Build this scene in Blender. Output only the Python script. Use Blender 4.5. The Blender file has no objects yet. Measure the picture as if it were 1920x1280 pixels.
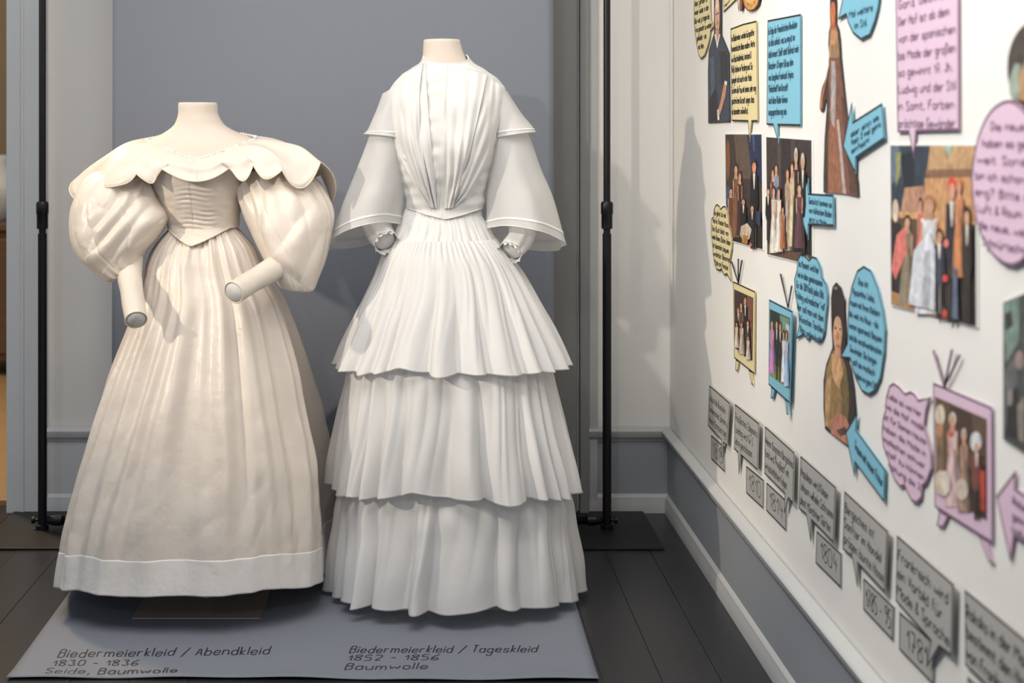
import bpy, bmesh, math, random
import numpy as np
from mathutils import Vector

SC = bpy.context.scene
COL = SC.collection
random.seed(11)
PI = math.pi

# ------------------------------------------------------------------ camera, world, lights, exposure
EYE = 1.26                      # eye height
F, CX, CY = 2666.667, 785.0, 240.0   # 50 mm lens on 36 mm, principal point of the shifted lens (1920x1280)
cam_d = bpy.data.cameras.new('camera'); cam = bpy.data.objects.new('camera', cam_d); COL.objects.link(cam)
cam.location = (0, 0, EYE); cam.rotation_euler = (PI/2, 0, 0)
cam_d.sensor_fit = 'HORIZONTAL'; cam_d.sensor_width = 36; cam_d.lens = 50
cam_d.shift_x = (960-CX)/1920; cam_d.shift_y = (CY-640)/1920
cam_d.clip_start = 0.05; cam_d.clip_end = 60
cam_d.dof.use_dof = True; cam_d.dof.focus_distance = 3.80; cam_d.dof.aperture_fstop = 3.4
SC.camera = cam

w = bpy.data.worlds.new('daylight'); SC.world = w; w.use_nodes = True
bg = w.node_tree.nodes['Background']; bg.inputs[0].default_value = (0.64, 0.79, 1.0, 1); bg.inputs[1].default_value = 0.37

def lamp(name, kind, loc, target, power, color, size=0.1, spot=None, blend=0.5):
    d = bpy.data.lights.new(name, kind); d.energy = power; d.color = color
    if kind == 'AREA': d.size = size
    else: d.shadow_soft_size = size
    if kind == 'SPOT': d.spot_size = math.radians(spot); d.spot_blend = blend
    o = bpy.data.objects.new(name, d); COL.objects.link(o); o.location = loc
    o.rotation_euler = (Vector(target)-Vector(loc)).to_track_quat('-Z', 'Y').to_euler()
    return o
lamp('track_spot_left', 'SPOT', (-4.25, 1.25, 2.75), (0.0, 3.9, 1.40), 520, (1.0, 0.86, 0.68), 0.06, 32, 0.7)
lamp('track_spot_middle', 'SPOT', (-2.24, -0.7, 2.85), (0.36, 3.9, 1.55), 230, (1.0, 0.93, 0.84), 0.06, 28, 0.8)
lamp('track_spot_front', 'SPOT', (-1.0, -2.1, 3.15), (-0.1, 3.7, 0.9), 80, (1.0, 0.96, 0.90), 0.07, 26, 0.7)
lamp('ceiling_bounce_fill', 'AREA', (-0.6, 1.9, 3.75), (-0.6, 2.1, 0.0), 106, (1.0, 0.965, 0.92), 2.6)  # added broad overhead fill, imitates bounce off a bright white ceiling
lamp('track_spot_wall', 'SPOT', (-1.0, 1.6, 3.1), (0.83, 2.35, 1.95), 360, (1.0, 0.95, 0.88), 0.07, 72, 1.0)
lamp('hall_lamp', 'AREA', (-2.4, 5.7, 2.9), (-1.35, 3.9, 0.0), 75, (1.0, 0.76, 0.46), 0.5)

SC.view_settings.view_transform = 'Standard'; SC.view_settings.look = 'None'
SC.view_settings.gamma = 1; SC.view_settings.use_curve_mapping = False
SC.view_settings.exposure = 0.0

# ------------------------------------------------------------------ helpers
def lin(c):
    c = c/255
    return c/12.92 if c <= 0.04045 else ((c+0.055)/1.055)**2.4
def rgb(t): return (lin(t[0]), lin(t[1]), lin(t[2]), 1)

def mat(name, col, rough=0.6, metal=0.0, bump=None, vary=None, sheen=0.0, transl=0.0, transp=0.0, spec=None, stretch=(1,1,1)):
    """procedural material: noise-varied colour, noise bump, optional translucency / see-through weave"""
    m = bpy.data.materials.new(name); m.use_nodes = True
    nt = m.node_tree; N, L = nt.nodes, nt.links
    b = N['Principled BSDF']; out = N['Material Output']
    b.inputs['Base Color'].default_value = rgb(col)
    b.inputs['Roughness'].default_value = rough; b.inputs['Metallic'].default_value = metal
    if spec is not None: b.inputs['Specular IOR Level'].default_value = spec
    if sheen: b.inputs['Sheen Weight'].default_value = sheen; b.inputs['Sheen Roughness'].default_value = 0.4
    tc = N.new('ShaderNodeTexCoord'); mp = N.new('ShaderNodeMapping'); mp.inputs['Scale'].default_value = stretch
    L.new(tc.outputs['Object'], mp.inputs['Vector'])
    if vary:
        amt, sc = vary
        nz = N.new('ShaderNodeTexNoise'); nz.inputs['Scale'].default_value = sc; nz.inputs['Detail'].default_value = 5
        L.new(mp.outputs[0], nz.inputs['Vector'])
        mx = N.new('ShaderNodeMixRGB'); mx.inputs[1].default_value = rgb(tuple(min(255, c*(1+amt)) for c in col))
        mx.inputs[2].default_value = rgb(tuple(c*(1-amt) for c in col)); L.new(nz.outputs['Fac'], mx.inputs[0])
        L.new(mx.outputs[0], b.inputs['Base Color'])
    nrm = None
    if bump:
        for (sc, st, dist) in (bump if isinstance(bump[0], tuple) else (bump,)):
            nz = N.new('ShaderNodeTexNoise'); nz.inputs['Scale'].default_value = sc; nz.inputs['Detail'].default_value = 4
            L.new(mp.outputs[0], nz.inputs['Vector'])
            bp = N.new('ShaderNodeBump'); bp.inputs['Strength'].default_value = st; bp.inputs['Distance'].default_value = dist
            L.new(nz.outputs['Fac'], bp.inputs['Height'])
            if nrm: L.new(nrm.outputs[0], bp.inputs['Normal'])
            nrm = bp
        L.new(nrm.outputs[0], b.inputs['Normal'])
    sh = b.outputs[0]
    if transl:
        t = N.new('ShaderNodeBsdfTranslucent'); t.inputs[0].default_value = rgb(col)
        if nrm: L.new(nrm.outputs[0], t.inputs['Normal'])
        mx = N.new('ShaderNodeMixShader'); mx.inputs[0].default_value = transl
        L.new(sh, mx.inputs[1]); L.new(t.outputs[0], mx.inputs[2]); sh = mx.outputs[0]
    if transp:
        t = N.new('ShaderNodeBsdfTransparent'); mx = N.new('ShaderNodeMixShader'); mx.inputs[0].default_value = transp
        L.new(sh, mx.inputs[1]); L.new(t.outputs[0], mx.inputs[2]); sh = mx.outputs[0]
    L.new(sh, out.inputs[0])
    return m

def brick_free_print():
    m = bpy.data.materials.new('printed_ink'); m.use_nodes = True
    N, L = m.node_tree.nodes, m.node_tree.links; b = N['Principled BSDF']; b.inputs['Roughness'].default_value = 0.55
    at = N.new('ShaderNodeVertexColor'); at.layer_name = 'Col'
    nz = N.new('ShaderNodeTexNoise'); nz.inputs['Scale'].default_value = 60; nz.inputs['Detail'].default_value = 6
    tc = N.new('ShaderNodeTexCoord'); L.new(tc.outputs['Object'], nz.inputs['Vector'])
    mr = N.new('ShaderNodeMapRange'); mr.inputs[1].default_value = .25; mr.inputs[2].default_value = .75; mr.inputs[3].default_value = .6; mr.inputs[4].default_value = 1.35
    L.new(nz.outputs['Fac'], mr.inputs[0])
    mx = N.new('ShaderNodeVectorMath'); mx.operation = 'SCALE'
    L.new(at.outputs['Color'], mx.inputs[0]); L.new(mr.outputs[0], mx.inputs['Scale']); L.new(mx.outputs[0], b.inputs['Base Color'])
    return m

M = dict(
    wall = mat('wall_paint_white', (228,226,222), .75, bump=(60,.12,.002), vary=(.015,3)),
    dado = mat('dado_paint_grey', (150,154,160), .55, bump=(40,.1,.002), vary=(.03,4)),
    trim = mat('trim_paint_grey_white', (184,185,185), .5, bump=(30,.1,.002), vary=(.03,8)),
    casing = mat('casing_paint_white', (204,206,208), .5, bump=(30,.1,.002), vary=(.02,6)),
    door = mat('door_paint_shaded', (142,143,141), .5, bump=(30,.1,.002), vary=(.02,6)),  # paint darkened to carry the shade cast behind the backdrop
    plank = mat('painted_floorboard', (40,40,43), .33, bump=((8,.15,.003),(120,.15,.001)), vary=(.10,6), stretch=(6,1,1)),
    slab = mat('floor_gap_black', (16,16,18), .8, vary=(.1,5)),
    paper = mat('backdrop_paper_grey', (126,131,142), .8, bump=((3,.08,.01),(400,.05,.0005)), vary=(.012,2), spec=.25),
    ink = mat('black_ink', (34,34,38), .6, vary=(.1,30)),
    iron = mat('black_stand_metal', (22,22,25), .38, .3, bump=(90,.05,.001), vary=(.06,20)),
    plate_b = mat('black_base_plate', (30,29,31), .5, .2, bump=(120,.08,.001), vary=(.08,12)),
    steel = mat('brushed_steel', (168,163,157), .42, .4, bump=(80,.05,.0005), vary=(.06,30), stretch=(1,12,1)),
    body = mat('mannequin_jersey', (216,204,192), .85, bump=(500,.12,.0006), vary=(.01,8)),
    silk = mat('ivory_silk', (236,225,213), .36, bump=((45,.25,.004),(13,.42,.010),(600,.04,.0004)), vary=(.02,7), sheen=.15, transl=.10),
    silkband = mat('ivory_silk_band', (236,231,225), .42, bump=((40,.35,.005),(14,.2,.008)), vary=(.02,9), sheen=.15),
    cotton = mat('white_batiste', (232,231,230), .8, bump=((50,.22,.003),(700,.05,.0004)), vary=(.012,9), transl=.15, transp=.05),
    sheer = mat('sheer_white_batiste', (232,231,230), .8, bump=((26,.28,.005),(700,.05,.0004)), vary=(.012,9), transl=.28, transp=.19),
    plain = mat('plain_white_cotton', (233,232,230), .8, bump=((40,.20,.003),(600,.06,.0004)), vary=(.01,9), transl=.12),
    thread = mat('piping_cream', (228,216,194), .7, vary=(.05,60)),
    ribbon = mat('white_satin_ribbon', (238,238,236), .3, vary=(.02,40), sheen=.2),
    yellow = mat('yellow_card', (222,208,160), .6, vary=(.02,6)),
    blue = mat('blue_card', (124,184,206), .6, vary=(.02,6)),
    pink = mat('pink_card', (214,186,206), .6, vary=(.02,6)),
    grey = mat('grey_card', (172,171,168), .6, vary=(.02,6)),
    white = mat('white_photo_paper', (232,231,228), .5, vary=(.01,6)),
    plum = mat('plum_ink', (108,80,102), .6, vary=(.1,30)),
    plumtext = mat('plum_marker', (140,112,136), .6, vary=(.1,30)),
    greytext = mat('grey_marker', (66,66,66), .6, vary=(.1,30)),
    bluetext = mat('dark_blue_marker', (52,88,110), .6, vary=(.1,30)),
    print = brick_free_print(),
    oak = mat('oak_boards', (150,122,88), .5, bump=(20,.2,.002), vary=(.15,9), stretch=(1,8,1)),
    tan = mat('hall_wall_tan', (172,154,124), .8, bump=(50,.1,.002), vary=(.05,3)),
    brown = mat('cabinet_wood', (84,62,44), .45, bump=(20,.2,.002), vary=(.2,8), stretch=(1,1,8)),
    china = mat('pale_china', (190,198,206), .2, vary=(.1,9)),
)

def tagk(o, kind): o['kind'] = kind; return o
def thing(name, label, cat, loc, group=None):
    o = bpy.data.objects.new(name, None); COL.objects.link(o); o.location = loc; o.empty_display_size = .1
    o['label'] = label; o['category'] = cat
    if group: o['group'] = group
    return o
def org(o):
    v = Vector((0,0,0))
    while o: v += o.location; o = o.parent
    return v
def add(name, verts, faces, m, parent=None, smooth=True, loc=None, kind=None, colors=None):
    """link ONE mesh object built from world coordinates"""
    v = np.asarray(verts, float)
    o0 = np.array(org(parent)) if parent else np.array(loc if loc is not None else (0,0,0), float)
    me = bpy.data.meshes.new(name); me.from_pydata((v-o0).tolist(), [], [list(map(int, f)) for f in faces])
    me.materials.append(m)
    if colors is not None:
        ca = me.color_attributes.new('Col', 'FLOAT_COLOR', 'CORNER'); k = 0
        for fi, f in enumerate(faces):
            for _ in f: ca.data[k].color = colors[fi]; k += 1
    if smooth: me.polygons.foreach_set('use_smooth', [True]*len(me.polygons))
    me.update()
    o = bpy.data.objects.new(name, me); COL.objects.link(o)
    if parent: o.parent = parent
    elif loc is not None: o.location = loc
    if kind: o['kind'] = kind
    return o
def solid(o, t, offset=-1):
    md = o.modifiers.new('thickness', 'SOLIDIFY'); md.thickness = t; md.offset = offset; return o

class MB:
    def __init__(s): s.v, s.f = [], []
    def put(s, v, f):
        n = len(s.v); s.v += [tuple(p) for p in v]; s.f += [[n+i for i in q] for q in f]; return s
    def box(s, lo, hi, bev=0.0):
        bm = bmesh.new(); bmesh.ops.create_cube(bm, size=1)
        for v in bm.verts: v.co = Vector([(lo[i]+hi[i])/2 + v.co[i]*(hi[i]-lo[i]) for i in range(3)])
        if bev: bmesh.ops.bevel(bm, geom=list(bm.edges), offset=bev, segments=2, affect='EDGES', profile=.6)
        bm.verts.index_update()
        s.put([v.co for v in bm.verts], [[v.index for v in f.verts] for f in bm.faces]); bm.free(); return s
    def tube(s, pts, r, n=14, caps=True):
        pts = [Vector(p) for p in pts]; rs = r if isinstance(r, (list, tuple)) else [r]*len(pts)
        V, Fc = [], []
        for i, p in enumerate(pts):
            t = (pts[min(i+1, len(pts)-1)]-pts[max(i-1, 0)]).normalized()
            a = t.cross(Vector((0,0,1))); a = a if a.length > .05 else t.cross(Vector((1,0,0))); a.normalize(); b = t.cross(a)
            for k in range(n): V.append(p + (a*math.cos(2*PI*k/n)+b*math.sin(2*PI*k/n))*rs[i])
        for i in range(len(pts)-1):
            for k in range(n): Fc.append([i*n+k, i*n+(k+1)%n, (i+1)*n+(k+1)%n, (i+1)*n+k])
        if caps: Fc.append(list(range(n))[::-1]); Fc.append([(len(pts)-1)*n+k for k in range(n)])
        return s.put(V, Fc)
    def prism(s, prof, axis, a, b):
        """extrude a 2-D profile along an axis (x: profile is (y,z); y: profile is (x,z))"""
        n = len(prof); V = []
        for t in (a, b):
            for p in prof: V.append((t, p[0], p[1]) if axis == 'x' else (p[0], t, p[1]))
        return s.put(V, [[i, (i+1)%n, n+(i+1)%n, n+i] for i in range(n)] + [list(range(n))[::-1], [n+i for i in range(n)]])
    def out(s, name, m, parent=None, **k):
        return add(name, s.v, s.f, m, parent, **k)

def sharp(o, deg=35):
    """smooth shading with crisp edges"""
    o.data.polygons.foreach_set('use_smooth', [True]*len(o.data.polygons))
    o.data.set_sharp_from_angle(angle=math.radians(deg)); return o

def P(px, py, Y): return ((px-CX)*Y/F, Y, EYE-(py-CY)*Y/F)      # a point at depth Y seen at pixel px, py
def ci(tab, x):
    """smooth interpolation through (x, value) pairs"""
    xs = np.array([t[0] for t in tab], float); ys = np.array([t[1] for t in tab], float)
    d = np.gradient(ys, xs); x = np.clip(np.asarray(x, float), xs[0], xs[-1])
    i = np.clip(np.searchsorted(xs, x)-1, 0, len(xs)-2); h = xs[i+1]-xs[i]; t = (x-xs[i])/h
    return (2*t**3-3*t**2+1)*ys[i]+(t**3-2*t**2+t)*h*d[i]+(-2*t**3+3*t**2)*ys[i+1]+(t**3-t**2)*h*d[i+1]
def ss(a, b, x): t = np.clip((np.asarray(x, float)-a)/(b-a), 0, 1); return t*t*(3-2*t)
def sn(seed, *cs, n=6, lo=.6, hi=1.6):
    """smooth noise in about -1..1: a sum of randomly directed sines"""
    r = np.random.RandomState(seed); s = 0
    for _ in range(n):
        k = r.normal(size=len(cs)); k /= np.linalg.norm(k); f = r.uniform(lo, hi)
        s = s + np.sin(2*PI*f*sum(k[i]*cs[i] for i in range(len(cs)))+r.uniform(0, 6.28))
    return s/math.sqrt(n)/1.2
def spow(x, p): return np.sign(x)*np.abs(x)**p
def surf(name, fn, nu, nv, m, parent, wrap=True, kind=None, cap=None):
    """grid surface; fn takes arrays u, v in 0..1 and returns x, y, z arrays"""
    cu = nu if wrap else nu+1
    u = np.arange(cu)/nu; v = np.arange(nv+1)/nv
    U, V = np.meshgrid(u, v); x, y, z = fn(U, V)
    X = np.stack([np.broadcast_to(a, U.shape) for a in (x, y, z)], -1).reshape(-1, 3)
    i, j = np.meshgrid(np.arange(nu), np.arange(nv)); i = i.ravel(); j = j.ravel(); i2 = (i+1) % cu
    f = np.stack([j*cu+i, (j+1)*cu+i, (j+1)*cu+i2, j*cu+i2], -1).tolist()
    if cap in ('top', 'both'): f.append(list(range(cu)))
    if cap in ('bottom', 'both'): f.append([nv*cu+k for k in range(cu)][::-1])
    return add(name, X, f, m, parent, kind=kind)
def cat_rows(rows, v):
    rows = np.asarray(rows, float); n = len(rows); t = np.linspace(0, 1, n)
    return [ci(list(zip(t, rows[:, k])), v) for k in range(rows.shape[1])]
def ring_fn(rows, disp=None, p=1.0, tilt=None):
    """rows: xL,yL,xR,yR (pixels), depth, half depth; the ring lies between the two image points and swells in depth"""
    def fn(u, v):
        xl, yl, xr, yr, Y, hd = cat_rows(rows, v)
        th = 2*PI*u; c, s = spow(np.cos(th), p), spow(np.sin(th), p)
        ax = (xl-CX)*Y/F; az = EYE-(yl-CY)*Y/F; bx = (xr-CX)*Y/F; bz = EYE-(yr-CY)*Y/F
        k = 1.0 + (disp(th, v) if disp else 0)
        cx, cz = (ax+bx)/2, (az+bz)/2
        x = cx + (bx-ax)/2*c*k; z = cz + (bz-az)/2*c*k; y = Y + hd*s*k
        if tilt: z = z - s*tilt(v)
        return x, y, z
    return fn
def path_tube(name, pts, rad, m, parent, nu=32, nv=24, disp=None):
    """round tube along px,py,Y points with true 3-D rings"""
    w_ = np.array([P(*p) for p in pts]); t = np.linspace(0, 1, len(w_))
    tv = np.linspace(0, 1, nv+1); c = np.stack([ci(list(zip(t, w_[:, k])), tv) for k in range(3)], -1); r = ci(list(zip(t, rad)), tv)
    d = np.gradient(c, axis=0); d /= np.linalg.norm(d, axis=1)[:, None]
    e1 = np.cross(d, [0, 1, 0]); e1 /= np.linalg.norm(e1, axis=1)[:, None]; e2 = np.cross(d, e1)
    th = 2*PI*np.arange(nu)/nu; V = []
    for j in range(nv+1):
        k = 1 + (disp(th, tv[j]) if disp else 0*th)
        V.append(c[j] + (np.cos(th)*k)[:, None]*e1[j]*r[j] + (np.sin(th)*k)[:, None]*e2[j]*r[j])
    V = np.concatenate(V); f = [[j*nu+i, (j+1)*nu+i, (j+1)*nu+(i+1)%nu, j*nu+(i+1)%nu] for j in range(nv) for i in range(nu)]
    o = add(name, V, f, m, parent); o['_'] = 0; del o['_']
    return o, c[-1], d[-1], e1[-1], e2[-1], r[-1]

# ------------------------------------------------------------------ setting
WX, WY = 0.825, 4.674           # right wall plane, back wall plane
RAIL = 0.274
back = MB(); back.box((-1.348, WY, 0), (WX+.15, WY+.14, 3.8)).box((-2.6, WY, 2.25), (-1.348, WY+.14, 3.8)).box((-5.5, WY, 0), (-2.6, WY+.14, 3.8))
wall_back = tagk(back.out('wall_back', M['wall'], smooth=False), 'structure')
wall_right = tagk(MB().box((WX, -1.5, 0), (WX+.14, WY, 3.8)).out('wall_right', M['wall'], smooth=False), 'structure')
tagk(MB().box((-5.5, WY-7.2, 3.8), (WX+.14, WY+4.2, 3.9)).out('ceiling', M['wall'], smooth=False), 'structure')
# dado fields below the chair rail
MB().box((.545, WY-.008, 0), (WX, WY, RAIL-.03)).out('dado_panel', M['dado'], wall_back, smooth=False)
MB().box((-1.22, WY-.008, 0), (.44, WY, RAIL-.03)).out('dado_panel', M['casing'], wall_back, smooth=False)
MB().box((WX-.009, -1.5, 0), (WX, WY, RAIL-.03)).out('dado_panel', M['dado'], wall_right, smooth=False)
rail = [(0, -.040), (.008, -.040), (.010, -.032), (.020, -.026), (.026, -.014), (.028, -.004), (.024, 0), (0, .006)]
base = [(0, 0), (.016, 0), (.016, .036), (.013, .044), (.013, .050), (.006, .060), (0, .064)]
def run(name, prof, wall, a, b, z0, m=M['trim']):
    if wall == 'back': o = MB().prism([(WY-.004-d, z0+h) for d, h in prof][::-1], 'x', a, b)
    else: o = MB().prism([(WX-.004-d, z0+h) for d, h in prof], 'y', a, b)
    return tagk(sharp(o.out(name, m), 28), 'structure')
run('trim_1', rail, 'back', .555, WX, RAIL); run('trim_2', rail, 'back', -1.217, .43, RAIL, M['casing'])
run('trim_3', rail, 'right', -1.5, WY, RAIL)
run('baseboard_back', base, 'back', .555, WX, 0); run('baseboard_back_left', base, 'back', -1.217, .43, 0, M['casing'])
run('baseboard_right', base, 'right', -1.5, WY, 0)
# door leaf, its frame and casing behind the paper
dr = tagk(MB().box((.40, WY-.030, .004), (.555-.037, WY, 2.3), .003).out('door_1', M['door'], smooth=False), 'structure')
fr = MB().box((.526, WY-.040, 0), (.556, WY, 2.36), .004).box((.40, WY-.040, 2.3), (.556, WY, 2.36), .004)
fr.out('door_frame', M['door'], dr, smooth=False)
MB().box((.558, WY-.018, 0), (.586, WY, 2.40), .003).out('door_frame', M['trim'], dr, smooth=False)
# door lining at the left edge, beside the opening to the hall
lining = MB().box((-1.349, WY-.024, 0), (-1.218, WY+.15, 2.3), .004).box((-1.300, WY-.030, 0), (-1.290, WY-.02, 2.3), .002)
tagk(lining.out('trim_4', M['casing'], smooth=False), 'structure')
# floor: slab with painted boards laid on it
floor = tagk(MB().box((-5.5, -2.5, -.06), (WX, WY+.14, -.019)).out('floor', M['slab'], smooth=False), 'structure')
random.seed(3)
BW = .1350
protos = {}
for k in range(-30, 1):
    x1 = .69+k*BW; x0 = x1-BW
    spans = [(-1.0, WY)] if k > -16 else [(0.6, WY)]
    cuts = sorted(random.uniform(.2, 4.2) for _ in range(2 if k % 2 else 1))
    ys = [spans[0][0]]+[c for c in cuts if c > spans[0][0]+.3]+[WY]
    for a, b in zip(ys, ys[1:]):
        if b-a < .1: continue
        dz = random.uniform(-.0006, .0003)
        MB().box((x0+.0004, a+.0004, -.019), (x1-.0004, b-.0004, dz), .0007).out('plank', M['plank'], floor, smooth=False)
MB().box((.691, -1.0, -.019), (WX, WY, 0), .0012).out('plank', M['plank'], floor, smooth=False)
# the hall beyond the opening
tagk(MB().box((-5.5, WY+.14, -.06), (-.5, 8.6, 0)).out('floor', M['oak'], smooth=False), 'structure')
tagk(MB().box((-5.5, 8.6, 0), (-.5, 8.7, 3.8)).out('wall_far', M['tan'], smooth=False), 'structure')
cab = thing('cabinet', 'brown wooden cabinet standing far off in the hall beyond the doorway', 'cabinet', (-2.3, 7.4, 0))
MB().box((-2.95, 7.2, .08), (-1.6, 7.7, .74), .01).out('body', M['brown'], cab, smooth=False)
MB().box((-3.0, 7.17, .74), (-1.55, 7.73, .78), .008).out('top', M['brown'], cab, smooth=False)
for x0 in (-2.9, -2.25): MB().box((x0, 7.185, .12), (x0+.62, 7.2, .70), .006).out('door', M['brown'], cab, smooth=False)
for x0 in (-2.9, -1.7): MB().box((x0, 7.25, 0), (x0+.06, 7.65, .08)).out('foot', M['brown'], cab, smooth=False)
vs = MB().tube([(-2.185, 7.4, .78), (-2.185, 7.4, .80), (-2.185, 7.4, .9), (-2.185, 7.4, 1.0), (-2.185, 7.4, 1.08), (-2.185, 7.4, 1.12)], [.05, .06, .13, .12, .05, .07], 24)
v_ = vs.out('vase', M['china'], loc=(-2.185, 7.4, .78)); v_['label'] = 'pale round vase on the cabinet in the far hall'; v_['category'] = 'vase'

# ------------------------------------------------------------------ backdrop stand (two uprights, feet, cross bars)
PY = 4.45
st = thing('backdrop_stand', 'black metal backdrop stand with two uprights on flat base plates', 'stand', (-.295, PY, 0))
for px, name in ((79.5, 'l'), (1138, 'r')):
    X = (px-CX)*PY/F
    MB().box((X-.146, 4.245, .001), (X+.146, 4.664, .007), .002).out('base_plate', M['plate_b'], st, smooth=False)
    lo = sharp(MB().tube([(X, PY, .007), (X, PY, .93)], .0138, 24).out('lower_pole', M['iron'], st))
    sharp(MB().tube([(X, PY, .007), (X, PY, .02), (X, PY, .022)], [.02, .02, .0138], 20).out('pole_socket', M['iron'], lo))
    sharp(MB().tube([(X, PY, .9), (X, PY, 2.42)], .0110, 24).out('upper_pole', M['iron'], st))
    c = MB().tube([(X, PY, .945), (X, PY, .947), (X, PY, .990), (X, PY, .993), (X, PY, 1.024), (X, PY, 1.03)], [.016, .0175, .0175, .0192, .0192, .016], 24)
    sharp(c.out('locking_collar', M['iron'], st))
    s = -1 if name == 'l' else 1
    k = MB().tube([(X+s*.013, PY, .034), (X+s*.022, PY, .034), (X+s*.024, PY, .034), (X+s*.032, PY, .034), (X+s*.034, PY, .034)], [.005, .005, .011, .011, .007], 16)
    sharp(k.out('knob', M['iron'], st))
    sl = MB().tube([(X-s*.013, PY, .034), (X-s*.02, PY, .034), (X-s*.035, PY, .034), (X-s*.036, PY, .034), (X-s*.062, PY, .034), (X-s*.064, PY, .034)], [.008, .013, .0155, .017, .017, .014], 20)
    sharp(sl.out('bar_sleeve', M['iron'], st))
xl, xr = (79.5-CX)*PY/F, (1138-CX)*PY/F
MB().tube([(xl+.05, PY, .034), (xr-.05, PY, .034)], .0135, 20).out('lower_crossbar', M['iron'], st)
MB().tube([(xl, PY, 2.40), (xr, PY, 2.40)], .0135, 20).out('upper_crossbar', M['iron'], st)

# ------------------------------------------------------------------ grey paper: hangs from the bar, sweeps onto the floor
def paper_fn(u, v):
    yb, R = 4.392, .10
    # v: 0 top .. .5 bend .. 1 front edge
    s = v*3.6
    h = 2.385-R
    drop = np.minimum(s, h); ang = np.clip((s-h)/R, 0, PI/2); run_ = np.maximum(s-h-R*PI/2, 0)
    L = 3.6-h-R*PI/2; run_ = run_*(4.292-3.245)/L
    z = R+.002 + (h-drop) - R*np.sin(ang)
    y = yb - R*(1-np.cos(ang)) - run_
    fl = np.clip(run_/(4.292-3.245), 0, 1)
    xl_top, xr_top = (212.5-CX)*yb/F, (1036.5-CX)*yb/F
    k = np.clip(s/h, 0, 1)
    xl = xl_top - .006*k; xr = xr_top + .006*k
    yy = y
    xl = np.where(fl > 0, xl + fl*((12-CX)*3.25/F - xl), xl); xr = np.where(fl > 0, xr + fl*((1122-CX)*3.25/F - xr), xr)
    x = xl + (xr-xl)*u
    edge = ss(.93, 1, fl)
    z = z + edge*(.0035+.003*np.sin(u*21+1)*np.sin(u*9))
    yy = y + edge*(-.012*np.sin(u*PI)*0+.006*np.sin(u*5.2+.5))
    yy = yy + (1-ss(0, .3, fl))*.004*np.sin(u*6+1)*ss(.2, 1, k)
    return x, yy, z
pt = thing('backdrop_paper', 'seamless grey paper backdrop hanging behind the dresses and sweeping forward under both', 'backdrop', (-.16, 4.3, 0))
solid(surf('sheet', paper_fn, 60, 240, M['paper'], pt, wrap=False), .0012, 1)

# ------------------------------------------------------------------ one-stroke handwriting
GL = {
'a':'4g3h1h0g0e1d3d4e|4h4d','b':'0k0d|0g1h3h4g4e3d1d0e','c':'4g3h1h0g0e1d3d4e','d':'4k4d|4g3h1h0g0e1d3d4e','e':'0f4f4g3h1h0g0e1d3d4e',
'f':'3k2k1j1d|0h3h','g':'4g3h1h0g0e1d3d4e|4h4b3a1a0b','h':'0k0d|0g1h3h4g4d','i':'0h0d|0j0i','j':'1h1b0a|1j1i','k':'0k0d|3h0f3d','l':'0k0d',
'm':'0h0d|0g1h2h3g3d|3g4h5h6g6d','n':'0h0d|0g1h3h4g4d','o':'1h3h4g4e3d1d0e0g1h','p':'0h0a|0g1h3h4g4e3d1d0e','q':'4h4a|4g3h1h0g0e1d3d4e',
'r':'0h0d|0g1h3h','s':'4g3h1h0g1f3f4e3d1d0e','t':'1j1e2d3d|0h3h','u':'0h0e1d3d4e|4h4d','v':'0h2d4h','w':'0h1d3g5d6h','x':'0h4d|0d4h','y':'0h2d|4h1a','z':'0h4h0d4d',
'A':'0d2k4d|1f3f','B':'0d0k3k4j4i3h0h|3h4g4e3d0d','C':'4j3k1k0j0e1d3d4e','D':'0d0k2k4i4f2d0d','E':'4k0k0d4d|0h3h','F':'4k0k0d|0h3h','G':'4j3k1k0j0e1d3d4e4g2g',
'H':'0k0d|4k4d|0h4h','I':'0k0d','J':'3k3e2d0e','K':'0k0d|4k0g4d','L':'0k0d4d','M':'0d0k3g6k6d','N':'0d0k4d4k','O':'1k3k4j4e3d1d0e0j1k','P':'0d0k3k4j4h3g0g',
'R':'0d0k3k4j4h3g0g|2g4d','S':'4j3k1k0j0i1h3g4f4e3d1d0e','T':'0k4k|2k2d','U':'0k0e1d3d4e4k','V':'0k2d4k','W':'0k1d3i5d6k','Z':'0k4k0d4d',
'0':'1k3k4j4e3d1d0e0j1k','1':'0h2k2d','2':'0j1k3k4j4h0d4d','3':'0k4k2h4f4e3d1d0e','4':'1k0g4g|3i3d','5':'4k0k0h3h4g4e3d0d','6':'4k1i0f0e1d3d4e4f3g0f',
'7':'0k4k1d|1g4g','8':'2h0i0j1k3k4j4i2h0f0e1d3d4e4f2h','9':'4i3h1h0i0j1k3k4j4f2d','/':'0c4k','-':'0g3g','.':'0d0e','\u2019':'0k0i',',':'1e0c',':':'0d0e|0g0h',
'&':'4d1i1j2k3j0f0e1d2d4f','!':'0k0f|0e0d','"':'0k0i|1k1i','?':'0j1k3k4j2g2f|2e2d',
}
GL['\u00e4'] = GL['a']+'|1j1k|3j3k'; GL['\u00f6'] = GL['o']+'|1j1k|3j3k'; GL['\u00fc'] = GL['u']+'|1j1k|3j3k'; GL['\u00df'] = '0a0j1k3k3i2h4f4e3d2d'
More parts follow.
